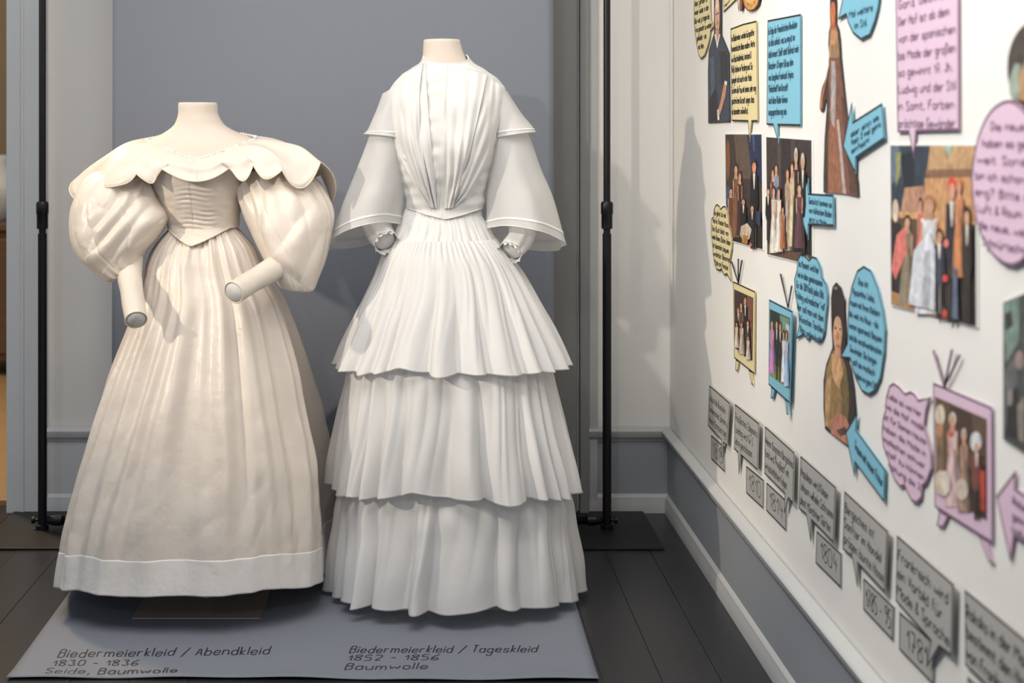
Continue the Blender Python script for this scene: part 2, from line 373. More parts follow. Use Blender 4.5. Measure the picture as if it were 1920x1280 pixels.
def glyph(c):
    out, wd = [], 0
    for st_ in GL.get(c, '').split('|'):
        if not st_: continue
        p = [(int(st_[i]), ord(st_[i+1])-100) for i in range(0, len(st_), 2)]
        wd = max(wd, max(q[0] for q in p))
        if len(p) > 2:                         # round the corners off once
            q = [p[0]]
            for a, b in zip(p, p[1:]): q += [(a[0]*.75+b[0]*.25, a[1]*.75+b[1]*.25), (a[0]*.25+b[0]*.75, a[1]*.25+b[1]*.75)]
            p = q+[p[-1]]
        out.append(p)
    return out, wd
def line_strokes(text, gap=1.7):
    x, S = 0, []
    for c in text:
        if c == ' ': x += 3.6; continue
        g, wd = glyph(c); jy = random.uniform(-.25, .25); sl = random.uniform(-.03, .06)
        for st_ in g: S.append([(x+a+b*sl, b+jy) for a, b in st_])
        x += wd+gap
    return S, max(x-gap, 1)
def ribbon(pts, wd, closed=False, side=0.0):
    """2-D ribbon along pts -> verts, quads; side -1..1 shifts it off the line"""
    n = len(pts); p = [Vector(q) for q in pts]; V = []
    for i in range(n):
        a = p[(i-1) % n] if (closed or i) else p[0]; b = p[(i+1) % n] if (closed or i < n-1) else p[-1]
        d1 = (p[i]-a); d2 = (b-p[i])
        d1 = d1.normalized() if d1.length > 1e-9 else d2.normalized(); d2 = d2.normalized() if d2.length > 1e-9 else d1
        n1 = Vector((-d1.y, d1.x)); n2 = Vector((-d2.y, d2.x)); m_ = n1+n2
        m_ = m_.normalized() if m_.length > 1e-3 else n1
        m_ = m_/max(.45, m_.dot(n1))
        V += [p[i]+m_*wd*(.5+.5*side), p[i]-m_*wd*(.5-.5*side)]
    E = n if closed else n-1
    return V, [[2*i, 2*i+1, 2*((i+1) % n)+1, 2*((i+1) % n)] for i in range(E)]
def letter_mesh(lines, quad, wd, fill=.62, scales=None):
    """lines written into the plane quad TL,TR,BR,BL -> 2-D verts and faces"""
    TL, TR, BR, BL = [Vector(q) for q in quad]; V, Fc = [], []
    data = [line_strokes(t) for t in lines]; mx = max(d[1] for d in data); n = len(lines)
    for i, (S, W_) in enumerate(data):
        x0, x1 = (scales[i] if scales else (0, W_/mx)); pitch = 1/n
        for st_ in S:
            q = []
            for a, b in st_:
                u = x0+(x1-x0)*a/W_; v = (i+.86)*pitch - b/7*fill*pitch
                q.append((TL*(1-u)+TR*u)*(1-v)+(BL*(1-u)+BR*u)*v)
            v_, f_ = ribbon(q, wd); k = len(V); V += v_; Fc += [[k+j for j in f] for f in f_]
    return V, Fc
def floor_text(lines_px, name):
    V, Fc = [], []
    for text, bl, br, cap in lines_px:        # baseline left / right pixel, capital height in pixels
        fl = lambda p: Vector(((p[0]-CX)*(F*EYE/(p[1]-CY))/F, F*EYE/(p[1]-CY)))
        q = [fl((bl[0]+cap*.45, bl[1]-cap)), fl((br[0]+cap*.35, br[1]-cap)), fl(br), fl(bl)]
        S, W_ = line_strokes(text, 2.2)
        for st_ in S:
            pts = []
            for a, b in st_:
                u = a/W_; v = 1-b/7
                pts.append((q[0]*(1-u)+q[1]*u)*(1-v)+(q[3]*(1-u)+q[2]*u)*v)
            v_, f_ = ribbon(pts, .0031); k = len(V); V += v_; Fc += [[k+j for j in f] for f in f_]
    def pz(q):
        fl_ = (4.292-q.y)/(4.292-3.245); u = (q.x+1.0)/1.4; e = float(ss(.93, 1, fl_))
        return .0040+e*(.0035+.003*math.sin(u*21+1)*math.sin(u*9)+.0012)
    return add(name, [(v.x, v.y, pz(v)) for v in V], Fc, M['ink'], pt, smooth=False, kind='stuff')
random.seed(5)
floor_text([('Biedermeierkleid / Abendkleid', (108,1235), (503,1229), 15), ('1830 - 1836', (98,1250.5), (257,1249.5), 10), ('Seide, Baumwolle', (84,1267.5), (330,1266), 12)], 'lettering')
floor_text([('Biedermeierkleid / Tageskleid', (655,1226.5), (1005,1225), 13), ('1852 - 1856', (651,1240.5), (820,1239.5), 10), ('Baumwolle', (646,1258.5), (800,1257), 12)], 'lettering')
# ------------------------------------------------------------------ mannequins
def body_loft(name, rows, Yc, m, parent, nu=64, nv=90, n=2.2, cap='both'):
    """rows: pixel y, left x, right x, half depth, depth shift"""
    py0, py1 = rows[0][0], rows[-1][0]
    T = [[(r[0], r[k]) for r in rows] for k in (1, 2, 3, 4)]
    def fn(u, v):
        py = py0+(py1-py0)*v; xl, xr, d, dy = [ci(t, py) for t in T]; th = 2*PI*u
        c, s = spow(np.cos(th), 2/n), spow(np.sin(th), 2/n)
        return ((xl+xr)/2-CX)*Yc/F+(xr-xl)/2*Yc/F*c, Yc+dy+d*s, EYE-(py-CY)*Yc/F+0*u
    return surf(name, fn, nu, nv, m, parent, cap=cap)
YA, YB = 3.81, 3.87
def stand_parts(t, px, Yc, top, front_py, x0, x1, yaw=0.0):
    X = (px-CX)*Yc/F; yf = F*EYE/(front_py-CY); hw = .165
    ca_, sa_ = math.cos(yaw), math.sin(yaw); b = MB().box((-hw, -hw, 0), (hw, hw, .0032), .001)
    b.v = [(X+x*ca_-y*sa_, yf+hw+x*sa_+y*ca_, .0035+z) for x, y, z in b.v]
    b.out('base_plate', M['steel'], t, smooth=False)
    sharp(MB().tube([(X, yf+hw, .006), (X, yf+hw, .03), (X, yf+hw, .031), (X, yf+hw, top)], [.0125, .0125, .0105, .0105], 24).out('pole', M['steel'], t))
ma = thing('mannequin', 'cream headless mannequin with bare shoulders wearing the ivory puff-sleeved dress', 'mannequin', ((387-CX)*YA/F, YA, .003))
body_loft('torso', [(192.5,335.5,406,.050,0),(196,335,407,.051,0),(214,334.5,409,.052,0),(226,331,415,.055,0),(236,325,423,.060,.002),(246,312,441,.068,.004),(255,296,463,.077,.006),
    (264,276,487,.086,.004),(276,262,501,.094,0),(300,262,496,.102,-.004),(330,280,465,.106,-.008),(380,303,450,.090,-.004),(425,319,444,.071,0),(480,306,458,.085,.004),(560,300,470,.095,.01)], YA, M['body'], ma)
MB().tube([P(371,193.6,YA), P(371,192.2,YA)], [.051,.049], 40).out('neck_cap', M['body'], ma)
stand_parts(ma, 387, YA, .8, 1163, 250, 492)
mb = thing('mannequin', 'cream headless mannequin wearing the white three-tiered dress', 'mannequin', ((828-CX)*YB/F, YB, .003))
body_loft('torso', [(75,794.5,862,.050,0),(79,794,863,.051,0),(96,793,868,.053,0),(112,791,876,.057,0),(124,780,890,.062,.003),(136,766,905,.07,.006),(160,745,930,.08,.008),(200,735,940,.095,0),(250,738,930,.108,-.006),(300,748,915,.105,-.006),(350,762,905,.085,0),(390,772,898,.07,0),(450,758,912,.085,0),(540,750,920,.09,0)], YB, M['body'], mb)
nc = MB().tube([P(828.5,76.5,YB), P(828.5,74.5,YB)], [.050,.048], 40); nc.out('neck_cap', M['body'], mb)
stand_parts(mb, 833, YB, .8, 1147.5, 0, 0, .03)

# ------------------------------------------------------------------ ivory evening dress
da = thing('evening_dress', 'ivory silk evening dress with huge puffed sleeves, scalloped collar and plain full skirt', 'dress', ((363-CX)*YA/F, YA, .05))
XL = [(405,327),(425,321),(445,304),(462,290),(490,276),(520,268),(560,258),(610,240),(690,210),(760,186),(850,160),(940,136),(1010,120),(1087,107.5)]
XR = [(405,437),(425,443),(445,460),(462,474),(490,489),(520,503),(560,528),(610,547),(680,566),(770,585),(860,602),(950,610),(1020,615),(1087,618)]
random.seed(21)
front = [(138,.9,.07),(172,1.0,.10),(222,.8,.09),(262,1.1,.08),(300,.5,.06),(338,1.2,.10),(385,.5,.05),(416,1.5,.11),(462,.8,.07),(500,1.1,.09),(540,.9,.09),(575,1.0,.10),(603,.9,.12)]
hcx, ha = (107.5+618)/2, (618-107.5)/2
RID = [(-math.acos(max(-1, min(1, (px-hcx)/ha))), a, wd) for px, a, wd in front]
RID += [(random.uniform(.15, PI-.15), random.uniform(.7, 1.3), random.uniform(.08, .14)) for _ in range(11)]
def skirt_a(u, v, off=0.0):
    th = 2*PI*u - PI
    py = 408+(1087-408)*v; xl, xr = ci(XL, py), ci(XR, py)
    a = (xr-xl)/2*YA/F; cx = ((xl+xr)/2-CX)*YA/F
    b = a*(.84+.12*ss(0, .5, v)); yc = YA+.055*v
    n = 2.15+.6*ss(.2, 1, v)
    c, s = spow(np.cos(th), 2/n), spow(np.sin(th), 2/n)
    Fd = 0*th
    for t0, am, wd in RID:
        d = np.angle(np.exp(1j*(th-t0-.10*(1-v)*math.sin(9*t0))))
        ww = wd*(.75+.62*v)
        Fd = Fd + am*np.exp(-np.abs(d/ww)**1.8)
    Fd = Fd - .75
    amp = .003+.036*ss(.02, .65, v)*(1-.45*ss(.80, .97, v))
    wob = 1.2*np.sin(3*th+1)+.8*np.sin(7*th+2)
    g = .0032*np.cos(64*th+wob*2)*(1-ss(.02, .16, v)) + .0032*np.cos(27*th+wob*2.2)*ss(.0, .07, v)*(1-ss(.10, .42, v))
    cr = .0022*sn(4, th*2.6, v*2.2, n=10, lo=.6, hi=2.0)*ss(.1, .5, v)
    cr = cr + .0020*(np.abs(sn(8, th*4, v*5, n=8, lo=.5, hi=2))-.5)*ss(.35, .6, v)*(1-.4*ss(.85, 1, v))
    r = amp*Fd+g+cr+off
    x = cx+(a+r)*c*(1+.03*np.maximum(s, 0)*v); y = yc+(b+r)*s
    ztop = EYE-(408-CY)*YA/F; zh = .050+.058*np.maximum(-s, 0)**1.3+.010*np.maximum(c, 0)-.006*np.maximum(s, 0)
    zh = zh+.003*np.sin(5*th+.5)+.002*np.sin(11*th)
    return x, y, ztop+(zh-ztop)*v
sk = surf('skirt', skirt_a, 760, 170, M['silk'], da); solid(sk, .0016, -1)
hb = surf('hem_band', lambda u, v: skirt_a(u, .905+.096*v, .0008+.0006*np.sin(u*150)*np.exp(-v*6)), 420, 22, M['silkband'], sk); solid(hb, .0005, 0)

# bodice
BOD = [(300,272,488,.112),(325,282,462,.118),(350,291,455,.116),(380,304,449,.100),(405,312,446,.084),(425,318.5,445,.0765),(440,316,447,.079)]
TB = [[(r[0], r[k]) for r in BOD] for k in (1, 2, 3)]
def bod_front(px, py, off=0.0):
    xl, xr, d = [ci(t, py) for t in TB]; q = np.clip(np.abs((px-(xl+xr)/2)/((xr-xl)/2)), 0, .999)
    return YA-(d)*(1-q**2.2)**(1/2.2)-off
def bod_fn(u, v):
    th = 2*PI*u - PI
    fr_ = np.maximum(-np.sin(th), 0)
    pyb = 424+31*np.clip(1-np.abs(np.cos(th)+.13)/.92, 0, 1)*(fr_ > 0)
    py = 300+(pyb-300)*v; xl, xr, d = [ci(t, np.minimum(py, 440)) for t in TB]
    c, s = spow(np.cos(th), 2/2.2), spow(np.sin(th), 2/2.2)
    px = (xl+xr)/2+(xr-xl)/2*c
    win = np.exp(-((px-378)/30)**4)*fr_*ss(335, 350, py)*(1-ss(437, 447, py))
    ruch = .0022*np.sin(py*.72+1.5*np.sin(px*.09)+.8*np.sin(px*.045+py*.03))*(.6+.4*np.sin(px*.05+py*.11))*win
    seam = -.0015*np.exp(-((px-372)/2.2)**2)*fr_
    cr = .0007*sn(12, px*.03, py*.05, n=8)
    r = ruch+seam+cr+.004
    bulge = .030*ss(422, 456, py)*fr_
    return ((px-CX)*YA/F + r*c), YA+(d+r+bulge)*s-.000, EYE-(py-CY)*YA/F
bo = surf('bodice', bod_fn, 260, 120, M['silk'], da); solid(bo, .0014, 1)
def seam_tube(pts, off, r=.0011, name='seam', parent=None, m='thread'):
    return MB().tube([((x-CX)*YA/F, float(bod_front(x, y, off)), EYE-(y-CY)*YA/F) for x, y in pts], r, 8).out(name, M[m], parent or bo)
def dense(pts, n=24):
    t = np.linspace(0, 1, len(pts)); tv = np.linspace(0, 1, n)
    return list(zip(ci(list(zip(t, [p[0] for p in pts])), tv), ci(list(zip(t, [p[1] for p in pts])), tv)))
seam_tube(dense([(366,335),(369,380),(371,445)]), .0048, .0008)
seam_tube(dense([(320,338),(333,380),(342,425)]), .0052, .0007); seam_tube(dense([(420,335),(412,380),(405,428)]), .0052, .0007)
pts = []
for i in range(61):                                    # piping along the pointed lower edge
    u = (i/60)*.5; x, y, z = bod_fn(np.array([u]), np.array([1.0])); pts.append((float(x[0]), float(y[0])-.002, float(z[0])))
MB().tube(pts, .0019, 8).out('piping', M['thread'], bo)

# scalloped collar: neckline, outer edge and a swell between them
KN = [ # cusps: neckline x,y,depth / outer x,y,depth
 ((352,250,3.905),(330,330,3.955)), ((310,253,3.885),(228,318,3.93)), ((274,262,3.82),(147,377,3.86)), ((285,268,3.765),(195,350,3.69)),
 ((318,281,3.722),(256,327,3.675)), ((336,289,3.708),(297,313,3.682)), ((402,289,3.706),(432,313,3.682)), ((424,281,3.715),(475,311,3.68)),
 ((448,272,3.732),(529,319,3.675)), ((476,262,3.77),(601,303,3.715)), ((482,257,3.83),(622,378,3.83)), ((455,251,3.885),(590,330,3.93)), ((420,250,3.905),(440,330,3.955))]
SC_MID = {0:(280,345,3.955),1:(139,340,3.93),2:(158,374,3.765),3:(228,348,3.668),4:(283,343,3.664),5:(366,339,3.652),6:(455,338,3.66),7:(500,334,3.662),8:(566,351,3.68),9:(628,338,3.775),10:(618,330,3.90),11:(520,345,3.95)}
NSEG = len(KN)-1; per = 22
def collar_fn(u, v, lift=0.0):
    s = u*NSEG; i = np.minimum(s.astype(int), NSEG-1); t = s-i
    A = np.array([[P(*a), P(*b)] for a, b in KN])
    Mid = np.array([P(*SC_MID[k]) for k in range(NSEG)])
    n0, n1 = A[i, 0], A[i+1, 0]; e0, e1, m_ = A[i, 1], A[i+1, 1], Mid[i]
    t3 = t[..., None]; ctl = 2*m_-(e0+e1)/2
    N_ = n0*(1-t3)+n1*t3; N_[..., 2] -= np.where(i == 5, .0125*(1-np.abs(2*t-1)), 0); E_ = e0*(1-t3)**2+ctl*2*t3*(1-t3)+e1*t3**2
    tk = np.arange(NSEG*2+1)/(NSEG*2.0); ek = np.empty((NSEG*2+1, 3)); ek[0::2] = A[:, 1]; ek[1::2] = Mid
    for _ in range(2): ek[1:-1] = ek[1:-1]*.4+(ek[:-2]+ek[2:])*.3
    Es = np.stack([ci(list(zip(tk, ek[:, c])), u) for c in range(3)], -1)
    dx = Es-N_; side = np.clip((np.abs(dx[..., 0])-.015)/.12, 0, 1)
    mid = (N_+Es)/2; mid[..., 2] += .008+.044*side; mid[..., 0] += .046*side*np.sign(dx[..., 0]); mid[..., 1] += -.014*(1-side*.4)*np.where(N_[..., 1] < 3.8, 1, -.6)
    dE = E_-Es; E_ = Es
    w3 = v[..., None]; Q = N_*(1-w3)**2+mid*2*w3*(1-w3)+E_*w3**2+dE*w3**3
    fold = .0030*np.sin(s*2*PI*.8+.6)*v*(1-v)*4*side + .0028*sn(31, s*1.2, v*2, n=8)*v**.5
    Q[..., 2] += fold; Q[..., 1] += -.004*sn(33, s*.9, v*1.6, n=7)*v
    return Q[..., 0], Q[..., 1]-lift, Q[..., 2]
co = surf('collar', collar_fn, NSEG*per, 22, M['silk'], da, wrap=False); solid(co, .0018, 0)
def edge_line(v, lift=.001):
    u = np.linspace(0, 1, NSEG*per+1)*.999999; x, y, z = collar_fn(u, np.full_like(u, v), lift); return list(zip(x, y, z))
MB().tube(edge_line(1.0), .0017, 8).out('piping', M['thread'], co)
nl = edge_line(0.0); nl = [(x, y-.002+.0015*math.sin(k*1.9), z+.0022*math.sin(k*2.3)) for k, (x, y, z) in enumerate(nl)]
MB().tube(nl, .0030, 8).out('neck_frill', M['silkband'], co)
cu_ = MB().tube([P(366,299,3.703), P(368,318,3.668), P(370,337,3.649)], .0007, 6); cu_.out('seam', M['thread'], co)

# puffed sleeves with tight forearms
def crease_field(rows, creases, th, v):
    # taffeta folds: each crease is an image-space line on the sleeve's front; cloth steps down beside it
    xl, yl, xr, yr, Y, hd = cat_rows(rows, v); c, s = np.cos(th), np.sin(th)
    px = (xl+xr)/2+(xr-xl)/2*c; py = (yl+yr)/2+(yr-yl)/2*c; out = 0*px
    for line, dep, wd in creases:
        best = np.full_like(px, 1e9); sgn = np.zeros_like(px); tt = np.zeros_like(px); n = len(line)-1
        for k in range(n):
            (ax, ay), (bx, by) = line[k], line[k+1]; L = math.hypot(bx-ax, by-ay); ux, uy = (bx-ax)/L, (by-ay)/L
            t = np.clip((px-ax)*ux+(py-ay)*uy, 0, L); dx, dy = px-ax-t*ux, py-ay-t*uy; dd = np.hypot(dx, dy); m_ = dd < best
            best = np.where(m_, dd, best); sgn = np.where(m_, np.sign(dx*uy-dy*ux), sgn); tt = np.where(m_, (k+t/L)/n, tt)
        fade = np.sin(PI*np.clip(tt*.9+.07, 0, 1))**.6
        out = out - dep*np.exp(-(best/wd)**1.3)*fade + .8*dep*sgn*(best/wd/1.6)*np.exp(-(best/wd/1.6)**2)*fade
    return out*ss(.15, -.25, s)
def puff_disp(seed, rows, creases):
    def d(th, v):
        top, bot = 1-ss(.05, .38, v), ss(.62, .95, v)
        p = .045*np.cos(15*th+1.5*np.sin(3*th+seed))*top + .045*np.cos(11*th+2*np.sin(2*th+seed))*bot
        big = .050*sn(seed, np.cos(th)*.8, np.sin(th)*.8, v*1.1, n=6, lo=.5, hi=1.1)
        rid2 = np.abs(sn(seed+9, np.cos(th-1.2*v)*1.5, np.sin(th-1.2*v)*1.5, v*1.5, n=7, lo=.5, hi=1.2))
        return p + big - .022*np.exp(-(rid2/.16)**1.4)*ss(.05, .3, v) + crease_field(rows, creases, th, v) + .02
    return d
CRL = [([(262,335),(228,385),(192,424),(183,458)],.115,9), ([(286,350),(252,398),(214,440),(186,468)],.12,9), ([(296,372),(262,428),(216,490)],.10,12), ([(160,385),(150,430),(172,480)],.045,10), ([(300,420),(270,450),(236,490)],.05,8), ([(205,380),(178,400),(160,440)],.05,9)]
CRR = [([(470,340),(480,385),(490,440)],.055,9), ([(505,340),(497,380),(496,430),(512,480)],.085,11), ([(590,385),(560,418),(528,462)],.075,12), ([(610,430),(588,480),(566,528)],.05,10), ([(528,482),(548,505),(572,530)],.075,8), ([(545,350),(540,385),(556,420)],.05,10)]
SLA = [(238,305,286,338,3.79,.055),(168,330,296,352,3.785,.09),(139,380,305,380,3.775,.122),(135,432,315,410,3.765,.132),(150,476,296,444,3.755,.120),(180,508,272,472,3.74,.085),(207,527,262,490,3.725,.055),(226,520,258,497,3.715,.032)]
SRA = [(452,330,540,303,3.79,.055),(446,356,592,340,3.785,.09),(452,388,621,392,3.775,.122),(470,432,618,440,3.76,.132),(490,474,609,486,3.745,.122),(510,510,596,522,3.725,.09),(527,538,584,545,3.71,.055),(535,528,566,532,3.70,.03)]
for rows, seed, crs in ((SLA, 41, CRL), (SRA, 57, CRR)):
    s_ = surf('sleeve', ring_fn(rows, puff_disp(seed, rows, crs)), 260, 170, M['silk'], da); solid(s_, .0014, -1)
    if seed == 41: pts, rad = [(244,480,3.735),(243,512,3.700),(247,548,3.635),(255,599,3.555)], [.033,.0305,.0275,.0262]
    else: pts, rad = [(548,484,3.700),(516,502,3.660),(480,523,3.600),(438.5,548,3.520)], [.034,.031,.0275,.0268]
    cr = lambda th, v: .012*np.sin(3*th+v*14)+.010*np.sin(2*th-v*22+1)*(v > .05)
    cf, c, d, e1, e2, r = path_tube('cuff', pts, rad, M['silk'], s_, 40, 50, cr); solid(cf, .0016, -1)
    dd = Vector(c)-Vector(d)*.0015
    ring = [Vector(c)+Vector(e1)*math.cos(a)*r*1.02+Vector(e2)*math.sin(a)*r*1.02 for a in np.linspace(0, 2*PI, 41)]
    MB().tube(ring, .0020, 8, caps=False).out('cuff_edge', M['thread'], cf)
    disc = [dd+Vector(e1)*math.cos(a)*r*.93+Vector(e2)*math.sin(a)*r*.93 for a in np.linspace(0, 2*PI, 41)[:-1]]
    dn = [p+Vector(d)*.003 for p in [dd+(q-dd)*.93 for q in disc]]
    n = 40; V = disc+dn; MBx = MB().put(V, [[i, (i+1)%n, n+(i+1)%n, n+i] for i in range(n)]+[[n+i for i in range(n)]]); MBx.out('arm_stump', M['plain'], ma)

# ------------------------------------------------------------------ white three-tiered day dress
db = thing('day_dress', 'white cotton day dress with three ruffled skirt tiers, wide sleeves and pleated front', 'dress', ((840-CX)*YB/F, YB, .03))
def folds(seed, N):
    r = np.random.RandomState(seed); wd = r.uniform(.30, 1.0, N)**1.3+.12; e = np.concatenate([[0], np.cumsum(wd)]); e = e/e[-1]*2*PI
    return e, r.uniform(.45, 1.25, N), r.uniform(-1, 1, N)
def fold_val(th, tab):
    e, h, k = tab; t = np.mod(th, 2*PI); i = np.clip(np.searchsorted(e, t, side='right')-1, 0, len(h)-1)
    s = (t-e[i])/(e[i+1]-e[i]); s2 = s**(1+.45*k[i])
    return h[i]*((np.sin(PI*np.clip(s2, 0, 1))**2+.035)**.32-.34), i
def tier(XLt, XRt, py0, py1, zs, zf, seed, N, amp, gath, gN, m, name, parent, lift=0.0, bs=.95, bumps=(), thick=.0010, dback=.0, nv=110, top_amp=.15):
    tab = folds(seed, N); r = np.random.RandomState(seed+1); hemj = r.uniform(-1, 1, N); tab2 = folds(seed+5, int(N*2.3))
    def fn(u, v):
        th = 2*PI*u-PI; py = py0+(py1-py0)*v; xl, xr = ci(XLt, py), ci(XRt, py)
        a = (xr-xl)/2*YB/F; cx = ((xl+xr)/2-CX)*YB/F; b = a*bs
        n = 2.1+.25*v; c, s = spow(np.cos(th), 2/n), spow(np.sin(th), 2/n)
        tw = th+.05*np.sin(3*th+seed)*(1-v)+.02*np.sin(5*v+th*2)
        f1, i = fold_val(tw, tab); f2, _ = fold_val(tw+.1*v, tab2)
        f = (f1*(.45+.55*v)+f2*.26*(1-.85*v))-.36
        A = amp*(top_amp+(1-top_amp)*ss(0, .85, v))
        g = gath*np.cos(gN*th+2.2*np.sin(4*th+seed)+1.3*np.sin(9*th))*(1-ss(.02, .22, v))
        cr = .0014*sn(seed+20, th*3, v*1.6, n=8, lo=.6, hi=2)*ss(0, .3, v)
        R = A*f+g+cr+lift
        x = cx+(a+R)*c; y = YB+dback*v+(b+R)*s
        z0 = EYE-(py0-CY)*YB/F; zh = zs+(zf-zs)*np.maximum(-s, 0)**1.5
        hj = (np.sin(PI*((np.mod(tw, 2*PI)-tab[0][i])/(tab[0][i+1]-tab[0][i]))))*hemj[i]*.006
        for tb, wb, hb_ in bumps: hj = hj+hb_*np.exp(-((th-tb)/wb)**2)
        return x, y, z0+(zh+hj-z0)*v
    o = surf(name, fn, 800, nv, m, parent)
    uu = np.linspace(0, 1, 641)[:-1]
    pts = []
    for vv, rr in ((1.0, 0),):
        x, y, z = fn(uu, np.full_like(uu, vv)); pts = list(zip(x, y, z))
    # rolled hem: a slim double fold along the lower edge
    x2, y2, z2 = fn(uu, np.full_like(uu, 1-.012)); n_ = len(uu); V = []
    nx, ny = np.cos(2*PI*uu-PI), np.sin(2*PI*uu-PI)
    for k in range(n_): V += [(x2[k]+nx[k]*.0012, y2[k]+ny[k]*.0012, z2[k]), (x[k]+nx[k]*.0014, y[k]+ny[k]*.0014, z[k]-.0008), (x[k]-nx[k]*.0012, y[k]-ny[k]*.0012, z[k]-.0008)]
    Fh = []
    for k in range(n_):
        q = (k+1) % n_; Fh += [[3*k, 3*k+1, 3*q+1, 3*q], [3*k+1, 3*k+2, 3*q+2, 3*q+1]]
    add('hem', V, Fh, M['plain'], o)
    return o, fn
yokL = [(385,762),(400,752),(425,742),(450,729),(480,715)]; yokR = [(385,905),(400,906),(425,920),(450,934),(480,950)]
t3L = [(850,668),(900,645),(917,637),(980,628),(1040,622),(1100,619)]; t3R = [(850,1035),(900,1060),(917,1068),(980,1078),(1040,1086),(1100,1090)]
t2L = [(640,675),(690,652),(730,645),(800,635),(870,627),(914,624.5)]; t2R = [(640,1012),(690,1036),(730,1045),(800,1060),(870,1074),(914,1080)]
t1L = [(446,736),(460,727),(490,711),(520,699),(560,680),(600,661),(640,645),(684,628)]; t1R = [(446,930),(460,942),(490,966),(520,985),(560,1006),(600,1024),(640,1041),(684,1058)]
tier(t3L, t3R, 850, 1100, .014, .050, 71, 20, .068, .003, 70, M['cotton'], 'skirt_tier', db, bs=.93, top_amp=.5, bumps=((-1.66,.10,-.008),(-1.36,.10,.008),(-2.2,.12,.006)))
tier(t2L, t2R, 640, 914, .283, .330, 83, 25, .060, .003, 80, M['cotton'], 'skirt_tier', db, bs=.95, top_amp=.35, bumps=((-1.86,.12,.016),(-1.25,.12,-.008),(-2.5,.1,.006)))
tier(t1L, t1R, 446, 684, .616, .640, 95, 24, .055, .0035, 72, M['cotton'], 'skirt_tier', db, bs=.93, bumps=((-1.93,.13,.020),(-2.4,.10,-.006),(-1.1,.2,-.008)))
tier(yokL, yokR, 385, 480, EYE-(480-CY)*YB/F, EYE-(480-CY)*YB/F, 99, 44, .006, .0040, 66, M['plain'], 'skirt_yoke', db, bs=.82, lift=-.003, nv=50, top_amp=.4)

BOB = [(102,799,872,.058),(112,794,878,.060),(120,786,889,.066),(132,768,908,.078),(145,752,926,.088),(160,738,940,.096),(180,729,947,.106),(215,728,944,.122),(250,732,936,.134),(300,742,922,.132),(340,754,912,.112),(370,761,906,.096),(392,763,905,.088),(410,760,908,.092)]
TBB = [[(r[0], r[k]) for r in BOB] for k in (1, 2, 3)]
def bob_front(px, py, off=0.0):
    xl, xr, d = [ci(t, py) for t in TBB]; q = np.clip(np.abs((px-(xl+xr)/2)/((xr-xl)/2)), 0, .9999)
    return YB-d*(1-q**2.3)**(1/2.3)-off
def bob_fn(u, v):
    th = 2*PI*u-PI; fr_ = np.maximum(-np.sin(th), 0)
    pyt = 104+18*fr_-2*np.cos(th)*0; pyb = 389+17*np.clip(1-np.abs(np.cos(th))/.9, 0, 1)*(fr_ > 0)
    py = pyt+(pyb-pyt)*v; xl, xr, d = [ci(t, py) for t in TBB]
    c, s = spow(np.cos(th), 2/2.3), spow(np.sin(th), 2/2.3); px = (xl+xr)/2+(xr-xl)/2*c
    win = np.exp(-((px-826)/22)**4)*fr_
    r = .0016*np.cos(px*.95)*win + .0020*sn(61, px*.03, py*.03, n=7)+.003
    return (px-CX)*YB/F+r*c, YB+(d+r)*s, EYE-(py-CY)*YB/F
bb = surf('bodice', bob_fn, 240, 120, M['plain'], db); solid(bb, .0012, 1)
pts = []
for i in range(81):
    u = i/80; x, y, z = bob_fn(np.array([u]), np.array([0.0])); pts.append((float(x[0]), float(y[0]), float(z[0])))
MB().tube(pts, .0026, 8, caps=False).out('neckband', M['plain'], bb)
pts = []
for i in range(61):
    u = .5*i/60; x, y, z = bob_fn(np.array([u]), np.array([1.0])); pts.append((float(x[0]), float(y[0])-.0015, float(z[0])))
MB().tube(pts, .0020, 8).out('piping', M['plain'], bb)
def drape(inner, outer, off0, off1, nf, seed, m='sheer'):
    """pleated front panel between two pixel curves, lying off the bodice"""
    tI = np.linspace(0, 1, len(inner)); tO = np.linspace(0, 1, len(outer))
    I = [list(zip(tI, [p[k] for p in inner])) for k in (0, 1)]; O = [list(zip(tO, [p[k] for p in outer])) for k in (0, 1)]
    def fn(u, v):
        ix, iy, ox, oy = ci(I[0], v), ci(I[1], v), ci(O[0], v), ci(O[1], v)
        px = ix+(ox-ix)*u; py = iy+(oy-iy)*u
        f = .0042*np.cos(2*PI*nf*.62*u+2.2*np.sin(2.2*v+seed)+1.4*np.sin(4.5*u+seed))*(.35+.65*ss(.1, .9, v))*(1-.5*ss(.9, 1, v))
        off = off0+(off1-off0)*u+.006*np.sin(PI*u)*np.sin(PI*np.clip(v, 0, 1))+f+.0035*sn(seed, u*1.6, v*3.2, n=8)
        off = off*(1-.35*ss(.85, 1, v))
        Y = bob_front(px, py, 0)-off
        return (px-CX)*YB/F, Y, EYE-(py-CY)*YB/F
    o = surf('drape', fn, 60, 110, M[m], bb, wrap=False); solid(o, .0011, 0)
    for uu in (0.0, 1.0):
        t = np.linspace(0, 1, 90); x, y, z = fn(np.full_like(t, uu), t)
        MB().tube(list(zip(x, y-.0008, z)), .0012, 6).out('drape_edge', M['plain'], o)
    return o
drape([(797,121),(800,180),(806,260),(813,330),(818,388)], [(744,156),(733,200),(741,262),(770,330),(806,386)], .008, .010, 5, 3, 'plain')
drape([(792,120),(786,180),(788,260),(800,330),(812,386)], [(766,134),(752,190),(757,262),(780,330),(808,386)], .016, .014, 2.5, 17, 'plain')
drape([(838,123),(836,180),(836,260),(836,330),(833,388)], [(910,140),(893,215),(876,285),(860,340),(846,386)], .009, .020, 4, 9, 'plain')
